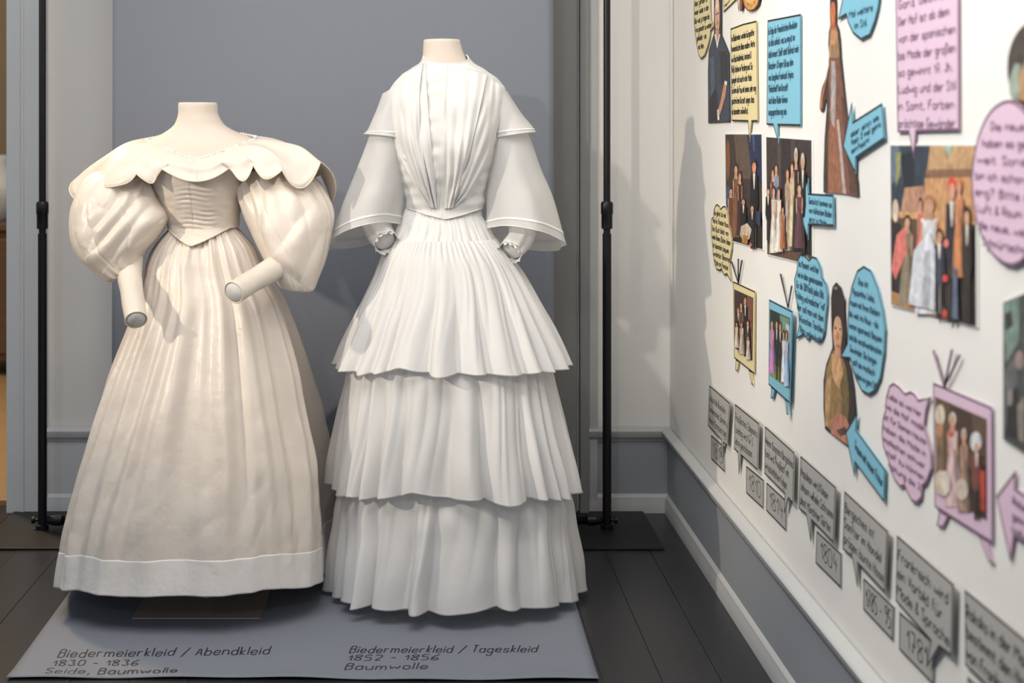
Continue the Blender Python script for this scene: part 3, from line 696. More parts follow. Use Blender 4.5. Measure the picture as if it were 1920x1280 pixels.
drape([(907,139),(890,215),(872,285),(856,340),(842,387)], [(935,158),(934,215),(916,285),(884,350),(853,383)], .010, .012, 3.5, 23, 'plain')

# cap and bell sleeves, undersleeves
def wav(k, a, ph, top=.3):
    return lambda th, v: a*np.cos(k*th+ph+1.2*np.sin(2*th))*(top+(1-top)*ss(.05, .9, v)) + .03*sn(int(ph*10)+70, np.cos(th), np.sin(th), v*1.5, n=7)
bellL = [(704,214,758,206,3.875,.062),(690,262,758,258,3.872,.078),(669,320,759,312,3.868,.094),(647,380,757,364,3.862,.110),(618,458,748,424,3.855,.122)]
bellR = [(905,214,962,206,3.875,.062),(911,262,993,258,3.870,.078),(914,320,1014,316,3.865,.094),(914,376,1037,376,3.858,.110),(912,432,1059,462,3.85,.122)]
for rows, s_ in ((bellL, -1), (bellR, 1)):
    fn = ring_fn(rows, wav(5, .05, 1.1 if s_ < 0 else 2.0), tilt=lambda v: .036*ss(.5, 1, v))
    sl = surf('bell_sleeve', fn, 160, 70, M['sheer'], db)
    th_ = np.linspace(0, 1, 161)
    x, y, z = fn(th_, np.ones_like(th_)); MB().tube(list(zip(x, y, z)), .0014, 6, caps=False).out('hem', M['plain'], sl)
    V, Fc = [], []
    for va in (.935, .950):                          # satin ribbon along the front hem
        x, y, z = fn(th_, np.full_like(th_, va)); cxm, cym = x.mean(), y.mean()
        for a, b, c in zip(x, y, z):
            q = math.hypot(a-cxm, b-cym); V.append((a+(a-cxm)/q*.0012, b+(b-cym)/q*.002, c))
    Fc = [[i, i+1, 162+i-1+1, 161+i] for i in range(160)]
    add('ribbon_trim', V, Fc, M['ribbon'], sl)
    cap = [(717,176,770,150,3.88,.060),(702,214,765,196,3.878,.078),(690,240,763,232,3.875,.090),(683,252,762,262,3.872,.098)] if s_ < 0 else \
          [(905,150,951,172,3.88,.060),(908,196,975,208,3.878,.078),(911,232,994,232,3.875,.090),(912,262,1007,248,3.872,.098)]
    fc = ring_fn(cap, wav(4, .035, 3.3 if s_ < 0 else 4.1), tilt=lambda v: .006*v)
    cp = surf('cap_sleeve', fc, 120, 40, M['sheer'], db)
    x, y, z = fc(th_, np.ones_like(th_)); MB().tube(list(zip(x, y, z)), .0014, 6, caps=False).out('hem', M['plain'], cp)
    V = []
    for va in (.86, .90):
        x, y, z = fc(th_, np.full_like(th_, va)); cxm, cym = x.mean(), y.mean()
        for a, b, c in zip(x, y, z):
            q = math.hypot(a-cxm, b-cym); V.append((a+(a-cxm)/q*.0018, b+(b-cym)/q*.0018, c))
    add('ribbon_trim', V, Fc, M['ribbon'], cp)
    if s_ < 0: pts, rad = [(716,352,3.87),(704,400,3.86),(708,428,3.84),(723,453,3.79)], [.042,.039,.036,.031]
    else: pts, rad = [(955,352,3.87),(975,400,3.86),(978,440,3.84),(958,471,3.79)], [.042,.039,.036,.030]
    us, c, d, e1, e2, r = path_tube('undersleeve', pts, rad, M['plain'], db, 40, 40, lambda th, v: .05*np.cos(6*th+3*v)*(.3+v)+.03*np.sin(9*th+v*7)); solid(us, .0012, -1)
    c, d, e1, e2 = [Vector(q) for q in (c, d, e1, e2)]
    V = []; n = 96                                   # frilled cuff edge
    for k in range(n):
        a = 2*PI*k/n; ra = e1*math.cos(a)+e2*math.sin(a)
        V += [c+ra*r*.98-d*.002, c+ra*r*(1.10+.07*math.sin(a*9+s_))+d*(.010+.004*math.sin(a*13))]
    fr_ = add('cuff_frill', V, [[2*k, 2*k+1, 2*((k+1)%n)+1, 2*((k+1)%n)] for k in range(n)], M['plain'], us); solid(fr_, .0008, 0)
    dd = c-d*.006; ring = [dd+e1*math.cos(2*PI*k/32)*r*.9+e2*math.sin(2*PI*k/32)*r*.9 for k in range(32)]; r2 = [dd+(p-dd)*.92+d*.003 for p in ring]
    MB().put(ring+r2, [[i, (i+1)%32, 32+(i+1)%32, 32+i] for i in range(32)]+[[32+i for i in range(32)]]).out('arm_stump', M['plain'], mb)
# ------------------------------------------------------------------ cards, prints and cut-outs stuck on the right wall
def W2(px, py):                         # wall-plane coordinates (along the wall towards the viewer, height)
    Y = F*WX/(px-CX); return Vector((-Y, EYE-(py-CY)*Y/F))
def rect(x0, x1, yt, yb):               # upright rectangle: left/right pixel columns, top/bottom pixel rows at the left column
    a, b = W2(x0, yt), W2(x0, yb); s1 = -F*WX/(x1-CX)
    return [a, Vector((s1, a.y)), Vector((s1, b.y)), b]
def q4(*p): return [W2(*a) for a in p]
def lift3(pts, off, tilt=0.0, s0=0.0, cup=0.0):
    out = []
    for p in pts:
        d = p[0]-s0
        out.append((WX-off-tilt*max(d, 0)-cup*max(d, 0)**2, -p[0], p[1]))
    return out
def area2(p): return sum(a[0]*b[1]-b[0]*a[1] for a, b in zip(p, list(p[1:])+[p[0]]))/2
def rounded(pts, n=2):
    for _ in range(n):
        q = []
        for a, b in zip(pts, pts[1:]+pts[:1]): q += [a*.75+b*.25, a*.25+b*.75]
        pts = q
    return pts
def card(name, label, cat, outline, m, lines=None, quad=None, layer=0, group=None, border='ink', bw=.0040, tw=.0022, text='ink', soft=0, tilt=0.0, scales=None, shapes=None, fill=.62, thick=.0012, base='board', smear=None):
    pts = [W2(*p) for p in outline]
    if soft: pts = rounded(pts, soft)
    if area2(pts) < 0: pts = pts[::-1]
    off = .0010+layer*.0022; s0 = min(p[0] for p in pts)
    cen = sum((p for p in pts), Vector((0,0)))/len(pts)
    t = thing(name, label, cat, (WX-off, -cen.x, cen.y), group)
    n = len(pts); front = lift3(pts, off+thick, tilt, s0); bk = lift3(pts, off, tilt, s0)
    Fc = [list(range(n)), [n+i for i in range(n)][::-1]]+[[i, n+i, n+(i+1)%n, (i+1)%n] for i in range(n)]
    add(base, front+bk, Fc, M[m], t, smooth=False)
    if border:
        v, f = ribbon(pts, bw, True, side=1.0)
        add('outline', lift3(v, off+thick+.0004, tilt, s0), f, M[border], t, smooth=False)
    if shapes: picture('picture', shapes, t, off+thick+.0004, tilt, s0)
    if lines:
        v, f = letter_mesh(lines, quad, tw, fill, scales)
        add('lettering', lift3(v, off+thick+.0007, tilt, s0), f, M[text], t, smooth=False, kind='stuff')
    return t, off+thick, s0
def picture(name, shapes, parent, off, tilt=0.0, s0=0.0):
    V, Fc, Cc = [], [], []
    for k, sh in enumerate(shapes):
        c = rgb(sh[0]); p = [W2(*q) for q in sh[1]]; i = len(V)
        V += lift3(p, off+k*.00006, tilt, s0); Fc.append([i+j for j in range(len(p))]); Cc.append(c)
    return add(name, V, Fc, M['print'], parent, smooth=False, colors=Cc, kind='stuff')
def ell(c, x, y, rx, ry, n=18, rot=0): return (c, [(x+rx*math.cos(2*PI*k/n)*math.cos(rot)-ry*math.sin(2*PI*k/n)*math.sin(rot), y+rx*math.cos(2*PI*k/n)*math.sin(rot)+ry*math.sin(2*PI*k/n)*math.cos(rot)) for k in range(n)])
def pol(c, *p): return (c, list(p))
SK, HR = (196,150,122), (58,42,36)
def lady(x, yh, yb, wd, c, hair=HR, skin=SK, arms=True):
    """small painted standing woman: gown, bodice, arms, neck, hair, face"""
    h = yb-yh; hh = h*.075; rx = wd*.17
    dk = tuple(int(a*.72) for a in c); lt = tuple(min(255, int(a*1.12)) for a in c)
    s = [pol(c, (x-wd*.22,yh+h*.34),(x+wd*.22,yh+h*.34),(x+wd*.42,yh+h*.65),(x+wd*.55,yb),(x-wd*.55,yb),(x-wd*.40,yh+h*.65)),
         pol(dk, (x+wd*.05,yh+h*.40),(x+wd*.22,yh+h*.36),(x+wd*.42,yh+h*.65),(x+wd*.55,yb),(x+wd*.25,yb)),
         pol(lt, (x-wd*.12,yh+h*.40),(x-wd*.02,yh+h*.40),(x-wd*.12,yb),(x-wd*.32,yb)),
         pol(c, (x-wd*.32,yh+h*.19),(x+wd*.32,yh+h*.19),(x+wd*.22,yh+h*.35),(x-wd*.22,yh+h*.35))]
    if arms: s += [pol(skin, (x-wd*.34,yh+h*.22),(x-wd*.24,yh+h*.22),(x-wd*.22,yh+h*.46),(x-wd*.30,yh+h*.46)), pol(skin, (x+wd*.24,yh+h*.22),(x+wd*.34,yh+h*.22),(x+wd*.30,yh+h*.46),(x+wd*.22,yh+h*.46))]
    return s+[pol(skin, (x-wd*.09,yh+h*.10),(x+wd*.09,yh+h*.10),(x+wd*.20,yh+h*.20),(x-wd*.20,yh+h*.20)), ell(hair, x, yh+hh*.85, rx*1.3, hh*1.1), ell(skin, x, yh+hh*1.15, rx, hh*.85)]
def man(x, yh, yb, wd, c, hair=HR, skin=SK, shirt=(222,214,202), legs=(60,52,48)):
    h = yb-yh; hh = h*.075; rx = wd*.20
    dk = tuple(int(a*.7) for a in c)
    return [pol(legs, (x-wd*.22,yh+h*.5),(x-wd*.02,yh+h*.5),(x-wd*.06,yb),(x-wd*.24,yb)), pol(legs, (x+wd*.02,yh+h*.5),(x+wd*.22,yh+h*.5),(x+wd*.24,yb),(x+wd*.06,yb)),
        pol(c, (x-wd*.36,yh+h*.17),(x+wd*.36,yh+h*.17),(x+wd*.42,yh+h*.50),(x+wd*.26,yh+h*.62),(x-wd*.26,yh+h*.62),(x-wd*.42,yh+h*.50)),
        pol(dk, (x+wd*.10,yh+h*.20),(x+wd*.36,yh+h*.17),(x+wd*.42,yh+h*.50),(x+wd*.26,yh+h*.62),(x+wd*.1,yh+h*.6)),
        pol(shirt, (x-wd*.12,yh+h*.15),(x+wd*.12,yh+h*.15),(x+wd*.03,yh+h*.33),(x-wd*.03,yh+h*.33)), ell(hair, x, yh+hh*.85, rx*1.25, hh*1.1), ell(skin, x, yh+hh*1.2, rx, hh*.85)]
random.seed(9)
BUB, ARW, TVG, TXG, YRG = 'speech bubbles on the right wall', 'paper arrows on the right wall', 'cut-out televisions on the right wall', 'grey text cards above the rail', 'grey year cards above the rail'
# --- painting prints
def print_card(label, tl, tr, br, bl, shapes, layer=0, mg=2.0):
    return card('painting_print', label, 'print', [(tl[0]-mg*.4,tl[1]-mg),(tr[0]+mg,tr[1]-mg),(br[0]+mg,br[1]+mg*1.2),(bl[0]-mg*.4,bl[1]+mg)], 'white', layer=layer, border=None, shapes=shapes, thick=.0016, base='paper')
A = [pol((66,54,48),(1362,252),(1430,252),(1432,467),(1364,448)), pol((96,80,68),(1378,252),(1402,252),(1414,335),(1386,335)), ell((128,84,46),1367,300,4,38), pol((40,48,78),(1404,252),(1430,252),(1431,345),(1412,335)), pol((70,84,122),(1413,252),(1417,252),(1418,282),(1415,284)), pol((70,80,116),(1363,345),(1372,352),(1372,430),(1364,430)), pol((44,38,36),(1364,395),(1432,410),(1432,467),(1364,448))]
A += lady(1373,352,446,17,(112,66,48)) + lady(1383,308,445,18,(122,86,62)) + lady(1391,322,440,13,(70,46,40)) + man(1418,300,466,19,(30,28,32),skin=(206,140,110)) + man(1398,372,456,15,(34,30,30)) + man(1415,384,466,14,(38,36,44))
A += [pol((196,180,158),(1394,424),(1406,418),(1414,430),(1410,448),(1398,452),(1392,440)), pol((176,126,66),(1397,440),(1408,442),(1406,458),(1396,455)), ell((200,110,120),1412,459,2.5,4), pol((46,54,86),(1422,395),(1431,398),(1431,425),(1423,420))]
print_card('dark painting print of a family below the yellow bordered text bubble', (1362,252),(1430,252),(1432,467),(1364,448), A)
B = [pol((62,52,49),(1439,257),(1524,263),(1525,497),(1441,476)), pol((80,68,62),(1460,259),(1466,259),(1466,460),(1460,455)), pol((76,64,60),(1486,260),(1493,261),(1493,450),(1486,450)), pol((50,42,42),(1468,259),(1484,260),(1484,440),(1468,435)), pol((98,76,60),(1441,456),(1525,476),(1525,497),(1441,476)), pol((36,32,34),(1494,340),(1524,330),(1525,480),(1496,470))]
B += lady(1452,316,440,13,(92,60,58)) + lady(1459,308,420,14,(120,140,170)) + man(1444,352,450,13,(30,28,30)) + lady(1481,315,470,15,(160,148,140)) + lady(1490,304,462,14,(206,190,150)) + lady(1498,280,470,15,(40,36,40),hair=(200,196,190)) + man(1511,290,480,15,(34,34,38),hair=(190,184,176)) + lady(1505,345,465,20,(92,62,68)) + lady(1457,350,474,15,(208,202,192)) + lady(1467,352,472,14,(214,208,198)) + lady(1475,388,466,11,(170,102,66))
print_card('dark painting print of a group in pale gowns below the blue text bubble', (1439,257),(1524,263),(1525,497),(1441,476), B)
D = [pol((96,76,62),(1673,273),(1833,273),(1833.5,612),(1675,570)), pol((52,62,74),(1673,273),(1752,273),(1738,350),(1674,400)), pol((96,112,130),(1674,273),(1690,273),(1694,330),(1675,345)), pol((150,150,90),(1683,285),(1692,285),(1690,330),(1683,350)), pol((34,40,52),(1692,290),(1715,285),(1720,345),(1700,360)), pol((188,152,112),(1748,273),(1832,273),(1833,318),(1742,322)), pol((132,98,74),(1740,318),(1833,316),(1833,332),(1740,334)), pol((194,146,104),(1738,334),(1833,332),(1833,450),(1736,440)), pol((180,136,112),(1700,352),(1735,348),(1742,400),(1692,402)), pol((206,160,110),(1690,396),(1742,400),(1742,412),(1690,408)), pol((150,190,190),(1776,273),(1788,273),(1784,296)), pol((52,44,42),(1780,430),(1833,420),(1834,612),(1770,596)), pol((44,40,40),(1674,410),(1692,420),(1700,560),(1675,568)), pol((170,130,88),(1675,545),(1760,580),(1760,594),(1675,570))]
D += [ell((214,190,170),1683,395,6,22)] + lady(1706,405,568,30,(136,124,104)) + [pol((216,120,110),(1686,440),(1702,425),(1706,470),(1694,500),(1684,524),(1676,505))] + lady(1731,372,520,18,(206,108,98)) + lady(1748,368,588,50,(214,214,218),hair=(170,120,90)) + man(1768,430,598,26,(66,72,90)) + man(1792,336,606,30,(42,42,52),hair=(212,70,60)) + lady(1806,336,520,24,(190,126,84),hair=(206,120,80)) + man(1822,390,605,24,(58,50,46))
D += [ell((206,70,66),1781,522,5,7), ell((206,76,70),1780,588,5,8), ell((214,120,110),1783,456,5,8), pol((212,214,222),(1722,470),(1752,430),(1762,470),(1762,582),(1712,570)), pol((178,180,188),(1742,470),(1752,470),(1754,580),(1738,576)), pol((96,106,126),(1796,500),(1804,505),(1806,600),(1794,596))]
print_card('large colourful painting print of a crowd below the pink text bubble', (1673,273),(1833,273),(1833.5,612),(1675,570), D, mg=3.0)
G = [pol((72,76,74),(1885,567),(1930,548),(2010,560),(2010,905),(1885,823)), pol((118,142,130),(1886,570),(1915,556),(1914,640),(1890,680)), pol((58,56,58),(1888,590),(1900,580),(1904,610),(1890,620)), ell((150,130,124),1916,675,9,18), pol((100,102,104),(1887,700),(1905,670),(1915,720),(1900,800),(1888,815)), pol((48,46,48),(1893,750),(1912,720),(1918,830),(1890,815)), ell((150,142,134),1898,745,5,16), pol((140,132,122),(1912,760),(1925,740),(1925,830),(1914,825)), pol((92,90,90),(1925,600),(2008,580),(2008,890),(1925,840)), ell((176,140,120),1960,660,16,26), pol((44,44,48),(1930,700),(1990,700),(2006,890),(1926,842))]
card('painting_print', 'greenish dark painting print cut off by the right edge, above the pink arrow', 'print', [(1884,566),(1905,557),(1930,548),(2012,560),(2012,908),(1884,824)], 'white', border=None, shapes=G, thick=.0016, base='paper')
# --- people cut out of paintings
def cutout(label, outline, shapes, soft=0, layer=0, m='ink'):
    return card('portrait_cutout', label, 'cut-out', outline, m, layer=layer, border=None, shapes=[pol(shapes[0], *outline)]+shapes[1:], thick=.002, base='paper')
o2 = [(1341,-30),(1341,62),(1336,78),(1331,95),(1329.5,130),(1330,231),(1371,229),(1369,100),(1366,92),(1355,66),(1355,0),(1353,-32),(1347,-44)]
cutout('tall cut-out of a person in a dark blue coat beside the yellow oval bubble', o2, [(58,50,50), pol((66,72,84),(1336,80),(1342,66),(1354,66),(1366,93),(1369,101),(1370.5,228),(1330.5,230),(1330,130),(1331.5,96)), pol((84,94,112),(1334,110),(1341,104),(1343,180),(1336,190)), pol((54,54,58),(1352,96),(1366,96),(1368,150),(1354,160)), pol((48,46,50),(1332,190),(1345,160),(1350,228),(1332,229)), pol((224,218,210),(1342,64),(1347.4,91),(1353,64)), pol((196,150,128),(1343.5,58),(1347.4,82),(1351.6,58)), ell((204,164,140),1347.5,28,4.6,36), ell((226,196,170),1347,8,3.2,14), pol((52,44,44),(1341,-30),(1353,-34),(1353.6,0),(1351.5,-8),(1343.5,-8),(1341.6,6)), ell((70,44,40),1349.6,25,1.4,1.6), ell((70,44,40),1345.2,27,1.2,1.6), pol((176,112,94),(1347.2,30),(1348.6,46),(1346.6,47)), pol((170,84,76),(1345.6,54),(1349.6,53),(1347.6,57)),
    pol((190,140,112),(1358,168),(1362,152),(1366,156),(1363,180),(1356,206),(1352,216),(1349,206),(1354,190)), pol((230,224,216),(1361.5,151),(1366.5,153),(1366,160),(1361,158)), pol((226,222,218),(1347.5,206),(1350.5,204),(1352,224),(1348.5,226))])
o11 = [(1560,-14),(1559,20),(1560,48),(1557,60),(1556,85),(1558,105),(1557,122),(1552,145),(1544,165),(1541,185),(1540,203),(1543,210),(1547.5,207),(1550,190),(1553,184),(1553,205),(1549,260),(1547,330),(1547,361),(1580,362),(1613,369),(1612,345),(1606,300),(1600,270),(1592,225),(1586,170),(1580,110),(1578,75),(1575,55),(1571,45),(1571,5),(1569,-14)]
cutout('full-length cut-out of a woman in a long brown gown', o11, [(70,56,50), pol((124,84,66),(1557,110),(1577,110),(1585,180),(1598,270),(1611,366),(1560,361),(1558,260)), pol((150,100,76),(1556,250),(1570,200),(1578,260),(1584,362),(1556,361)), pol((170,160,160),(1562,115),(1569,115),(1571,160),(1568,240),(1561,225)), pol((186,172,168),(1572,225),(1576,224),(1584,300),(1590,364),(1584,362),(1578,290)), pol((96,66,54),(1580,180),(1586,182),(1604,290),(1609,362),(1598,363)), pol((150,118,88),(1559,62),(1573,60),(1577,85),(1577,109),(1559,109)), pol((182,134,96),(1561,52),(1571,50),(1575,64),(1569,84),(1560,86)), pol((176,98,62),(1561,24),(1570,22),(1570,56),(1562,56)), ell((196,110,70),1565.5,22,4.8,22), pol((52,44,42),(1560,-14),(1569,-14),(1571,10),(1568,4),(1562,4),(1560,16)), pol((186,120,76),(1556,140),(1550,165),(1546,186),(1545,204),(1541.5,203),(1543,184),(1547,166),(1553,146)), pol((176,146,110),(1559,84),(1563,84),(1561,108),(1558,106))], layer=0)
o23 = [(1570,529.5),(1579,539),(1586,563),(1588,596),(1589,629),(1588,651),(1592,673),(1599,695),(1604,727),(1607.5,768),(1605,796),(1596,840),(1574,823),(1550,804),(1547,765),(1547,714),(1552,683),(1564,651),(1562,616),(1561,558),(1564,538)]
cutout('half-length cut-out of a dark-haired woman in a tan dress below the blue cloud', o23, [(50,42,40), pol((150,120,78),(1553,690),(1565,656),(1580,662),(1590,690),(1594,730),(1590,800),(1560,806),(1551,795),(1549,740)), pol((112,96,62),(1576,700),(1590,690),(1596,740),(1592,800),(1580,806),(1582,750)), pol((186,148,104),(1551,720),(1562,700),(1560,760),(1556,800),(1550,798)), pol((206,160,116),(1562,664),(1578,660),(1584,700),(1576,730),(1564,706)), pol((200,146,112),(1569,640),(1580,640),(1580,672),(1569,672)), ell((208,160,128),1574,624,8.5,32), pol((48,40,40),(1563,620),(1566,590),(1574,585),(1583,596),(1586,640),(1588,560),(1576,540),(1565,550),(1562,590)), ell((60,40,36),1570.5,615,1.8,2.4), ell((60,40,36),1579,617,1.6,2.4), pol((180,116,92),(1574,618),(1577,636),(1572,637)), pol((176,80,76),(1571,646),(1579,647),(1575,652)), pol((186,126,104),(1560,790),(1576,772),(1590,782),(1600,806),(1597,836),(1578,824),(1562,812)), pol((90,62,52),(1572,806),(1588,800),(1594,812),(1580,818)), ell((150,140,120),1571,540,3,2.5)])
oe = [(1945+52*math.cos(2*PI*k/28), 128+88*math.sin(2*PI*k/28)) for k in range(28)]
cutout('oval cut-out portrait cut off by the right edge, behind the pink oval bubble', oe, [(74,66,62), pol((146,160,146),(1896,150),(1908,118),(1918,120),(1914,190),(1898,180)), pol((172,138,106),(1914,140),(1930,110),(1950,130),(1950,200),(1916,196)), pol((84,60,50),(1900,186),(1950,190),(1990,190),(1950,214)), ell((200,160,130),1955,120,16,30), ell((60,50,46),1955,84,18,18)])
tst = [(1393,-30),(1392.5,18),(1394,21),(1396.5,19),(1397.5,2),(1401,14),(1407,20),(1412,21),(1420,18),(1427,9),(1430,-6),(1430,-34)]
card('bread_cutout', 'small orange-brown cut-out with a scalloped edge at the top of the wall', 'cut-out', tst, 'ink', layer=1, border=None, shapes=[pol((96,62,44), *tst), pol((206,152,84),(1399,-32),(1399,2),(1402,12),(1408,18),(1413,18.5),(1419,16),(1425,7),(1428,-8),(1428,-32)), ell((232,184,112),1413,-2,8,10), ell((176,112,54),1408,8,2,3), ell((180,120,60),1419,4,2,3), pol((150,80,76),(1394,-28),(1396.5,-28),(1395.5,18),(1393.6,19))], thick=.003, base='paper')
# --- speech bubbles
card('speech_bubble', 'yellow oval speech bubble at the top left of the right wall', 'speech bubble', [(1304,0),(1304,35),(1305,56),(1309,84),(1313,104),(1317,111.5),(1324,105),(1331,84),(1334,70),(1335,59),(1341.6,49.7),(1336,34),(1335,14),(1334.5,-10),(1330,-45),(1318,-62),(1308,-40)], 'yellow', ['Aber, gerade für','immer wieder in den','Ufer weit, ja tragen die','Frau gemacht zu werden','gekleidet - sie','nie. Nein,'], rect(1305.5,1333,-2,97), layer=1, group=BUB, scales=[(0,.9),(0,.95),(0,1),(.05,1.15),(.15,.8),(.25,.65)], tw=.0030)
card('speech_bubble', 'pale yellow slanted card corner beside the dark-coated head', 'speech bubble', [(1357,-60),(1358.5,23.5),(1390,-7),(1389,-80)], 'yellow', ['Wenn man'], q4((1360,6),(1380,-14),(1380,-6),(1360,16)), group=BUB, tw=.002)
card('speech_bubble', 'bubble above the frame of which only a thin yellow tail shows', 'speech bubble', [(1378,-70),(1378,-14),(1384.5,-14),(1388.6,22.5),(1392.5,-14),(1398,-14),(1398,-74)], 'yellow', layer=1, group=BUB)
card('speech_bubble', 'yellow rectangular text bubble with a tail onto the family print', 'speech bubble', [(1373,53.5),(1397,44.5),(1422,38.5),(1424.5,228),(1413,228),(1408.5,266),(1406,228),(1375.5,227)], 'yellow', ['Im Biedermeier werden bürgerliche','humanistische Ideen modern. Werte','wie Bescheidenheit, Anstand &','Fleiß stehen im Vordergrund. Sie','spiegeln sich auch in der Mode.','So kann die Frau mit einem, sehr eng','geschnürten Korsett zeigen, dass','sie besonders mühvoll ist.'], rect(1375.3,1421,61,217), layer=1, group=BUB, tw=.0027)
card('speech_bubble', 'blue rectangular text bubble with a tail onto the pale gowns print', 'speech bubble', [(1443,38),(1505.5,26),(1505.5,236),(1462.5,235),(1463,268),(1453.5,234.5),(1441,234)], 'blue', ['In Folge der Französischen Revolution','ist alles einfach, was zu eng ist an','Adel erinnert. Stoff statt Reifrock mehr','Directoire- & Empire-Stil aus dem','von Josephine Frankreich. Empire:','"Einfachheit!" kein Korsett!','Auch diese Kleider können','ausgesprochen eng sein.'], rect(1445,1502,47,219), layer=1, group=BUB, text='bluetext', tw=.0030)
card('speech_bubble', 'blue oval speech bubble at the top beside the brown gown', 'speech bubble', [(1575.5,37.5),(1591,28),(1595,44),(1604,63),(1619,75),(1635,67),(1645,41),(1651.5,15),(1655,-10),(1652,-60),(1620,-90),(1592,-60),(1584,-2)], 'blue', ['Mal weitere','im Stil.'], q4((1596,14),(1641,-2),(1641,48),(1600,60)), layer=1, group=BUB, text='bluetext', tw=.0028, fill=.55, scales=[(0,1),(.2,.75)])
card('speech_bubble', 'tall pink rectangular text bubble with a tail onto the large print', 'speech bubble', [(1683.5,-60),(1803,-75),(1804,245),(1723,247),(1718,296),(1709,248),(1688,248.5)], 'pink', ['Ganz deutlich','Der Hof ist ab dem','von der spanischen','bis Mode der großen','so gewinnt 17. Jh.','Ludwig und der Stil','in Samt, Farben','prächtige Gewänder'], rect(1690,1797,-10,243), layer=1, group=BUB, border='plum', text='plumtext', tw=.0028, fill=.5, scales=[(0,.9),(0,.9),(0,1),(0,1),(0,.95),(0,1),(0,.98),(0,1)])
card('speech_bubble', 'pink oval speech bubble at the right edge beside the large print', 'speech bubble', [(1895,186),(1871,200),(1853.5,226),(1839,265),(1831,315),(1830,345),(1835,399),(1848,443),(1866,476),(1900,502),(1930,490),(1955,440),(1965,345),(1958,265),(1938,215),(1915,190)], 'pink', ['Die neue','haben es gern','weit. Sonst','bin ich schon zu','eng? Bitte mit','Luft & Raum für','die neue, weite','Schnürtechnik'], rect(1841,1955,218,462), layer=2, group=BUB, border='plum', text='plumtext', tw=.0028, fill=.5, soft=1, scales=[(.25,.8),(.1,.95),(0,.9),(-.03,1),(-.03,1),(0,1),(.03,.95),(.1,.9)])
card('speech_bubble', 'yellow cloud-shaped thought bubble above the yellow television', 'speech bubble', [(1347.6,382),(1352.4,386),(1354,391.5),(1359,386),(1363,386),(1367,393),(1369,405),(1370,422),(1373.6,432),(1376,448),(1375.5,467),(1372.4,484),(1371,492.6),(1372.4,506),(1374.8,530),(1366,514),(1362,517),(1359,513),(1356,505),(1352,508),(1347,506),(1343,496),(1340,478),(1339,460),(1336,436),(1336,420),(1337,410),(1340.7,406),(1341.5,394),(1344,386)], 'yellow', ['Da gehst du mal','mal ins Theater Haus,','Das Buch bleibt von','vielen Damen, Bücher, lieben','ist besonders bequem,','wunderbar. Bekannte','Mode am Fenster.'], rect(1338.5,1371,388,495), layer=1, group=BUB, tw=.0025, scales=[(.12,.8),(.05,.95),(0,.95),(0,1.05),(.05,.98),(.06,1.0),(.14,.95)])
card('speech_bubble', 'blue cloud-shaped thought bubble beside the blue television', 'speech bubble', [(1506,474),(1513,478),(1521,487),(1526.5,480),(1535,482.5),(1542,498),(1545,517.5),(1553,531),(1556,552),(1555.4,574),(1553,594),(1550.6,622),(1546,638),(1538.6,643),(1532,638),(1525.5,630),(1519,639),(1511,628),(1497,635.5),(1502.5,607),(1501,587.5),(1495,552),(1493,524),(1498,506.5),(1499,487)], 'blue', ['Im Moment wird hier','wie im dem gemeinsamen','für die 2011 bald jedes Bild','Frühling und modischer "voll"','Hier soll man mit dem','Wünschen Textilien','Platz und so bunt!'], rect(1497,1551,480,622), layer=1, group=BUB, text='bluetext', tw=.0030, scales=[(.1,.8),(.05,.92),(0,.95),(-.02,1.0),(.04,.95),(.12,.95),(.15,.85)])
card('speech_bubble', 'large blue oval speech bubble beside the dark-haired woman', 'speech bubble', [(1624,498),(1638,506.5),(1651,539),(1660,579),(1665,618),(1663,662),(1655.6,710),(1644.6,734),(1633.7,741),(1620.6,734),(1609.6,712),(1602,688),(1598.7,672.7),(1580,669.5),(1593,642),(1594,607),(1595.4,570),(1601,537),(1612,506.5)], 'blue', ['Das ist','Hyazinthe. Liebe,','Frauen mit Ihren Kleidern','die weit ins Haus - die','waren spannend. Bequem','sind die verschwenderischen','Gewänder. Die langen','soll sie modisch','haben im ganz Stil.'], rect(1597,1658,508,704), layer=1, group=BUB, text='bluetext', tw=.0028, fill=.55, scales=[(.3,.6),(.12,.8),(0,.95),(0,.9),(0,1),(0,1),(.03,.85),(.12,.8),(.2,.85)])
card('speech_bubble', 'pink cloud-shaped thought bubble left of the pink television', 'speech bubble', [(1680.6,717),(1691,724.5),(1702,737),(1713,733),(1721,739),(1727,749),(1753,744),(1746.6,752),(1741.5,771),(1738.5,797.6),(1745.6,822),(1751,848),(1752,879),(1741.5,907),(1735,911),(1733,934),(1724,944),(1715,940),(1707,925.5),(1701,911),(1693,914),(1682.6,901),(1673.5,879),(1670.5,862.6),(1661,838),(1658,812),(1660,785),(1665,769),(1666,745),(1672.5,722.5)], 'pink', ['Liebe so wie hier','wie die Hof mode','ist für Damen heute','haben die Mode in','modischen schwer','steif zu können,','Haltung die 2.'], rect(1661,1741,722,872), layer=1, group=BUB, border='plum', text='plumtext', tw=.0030, fill=.5, scales=[(.12,.9),(.05,.95),(.02,1),(0,1),(0,.98),(.06,1),(.14,.9)])
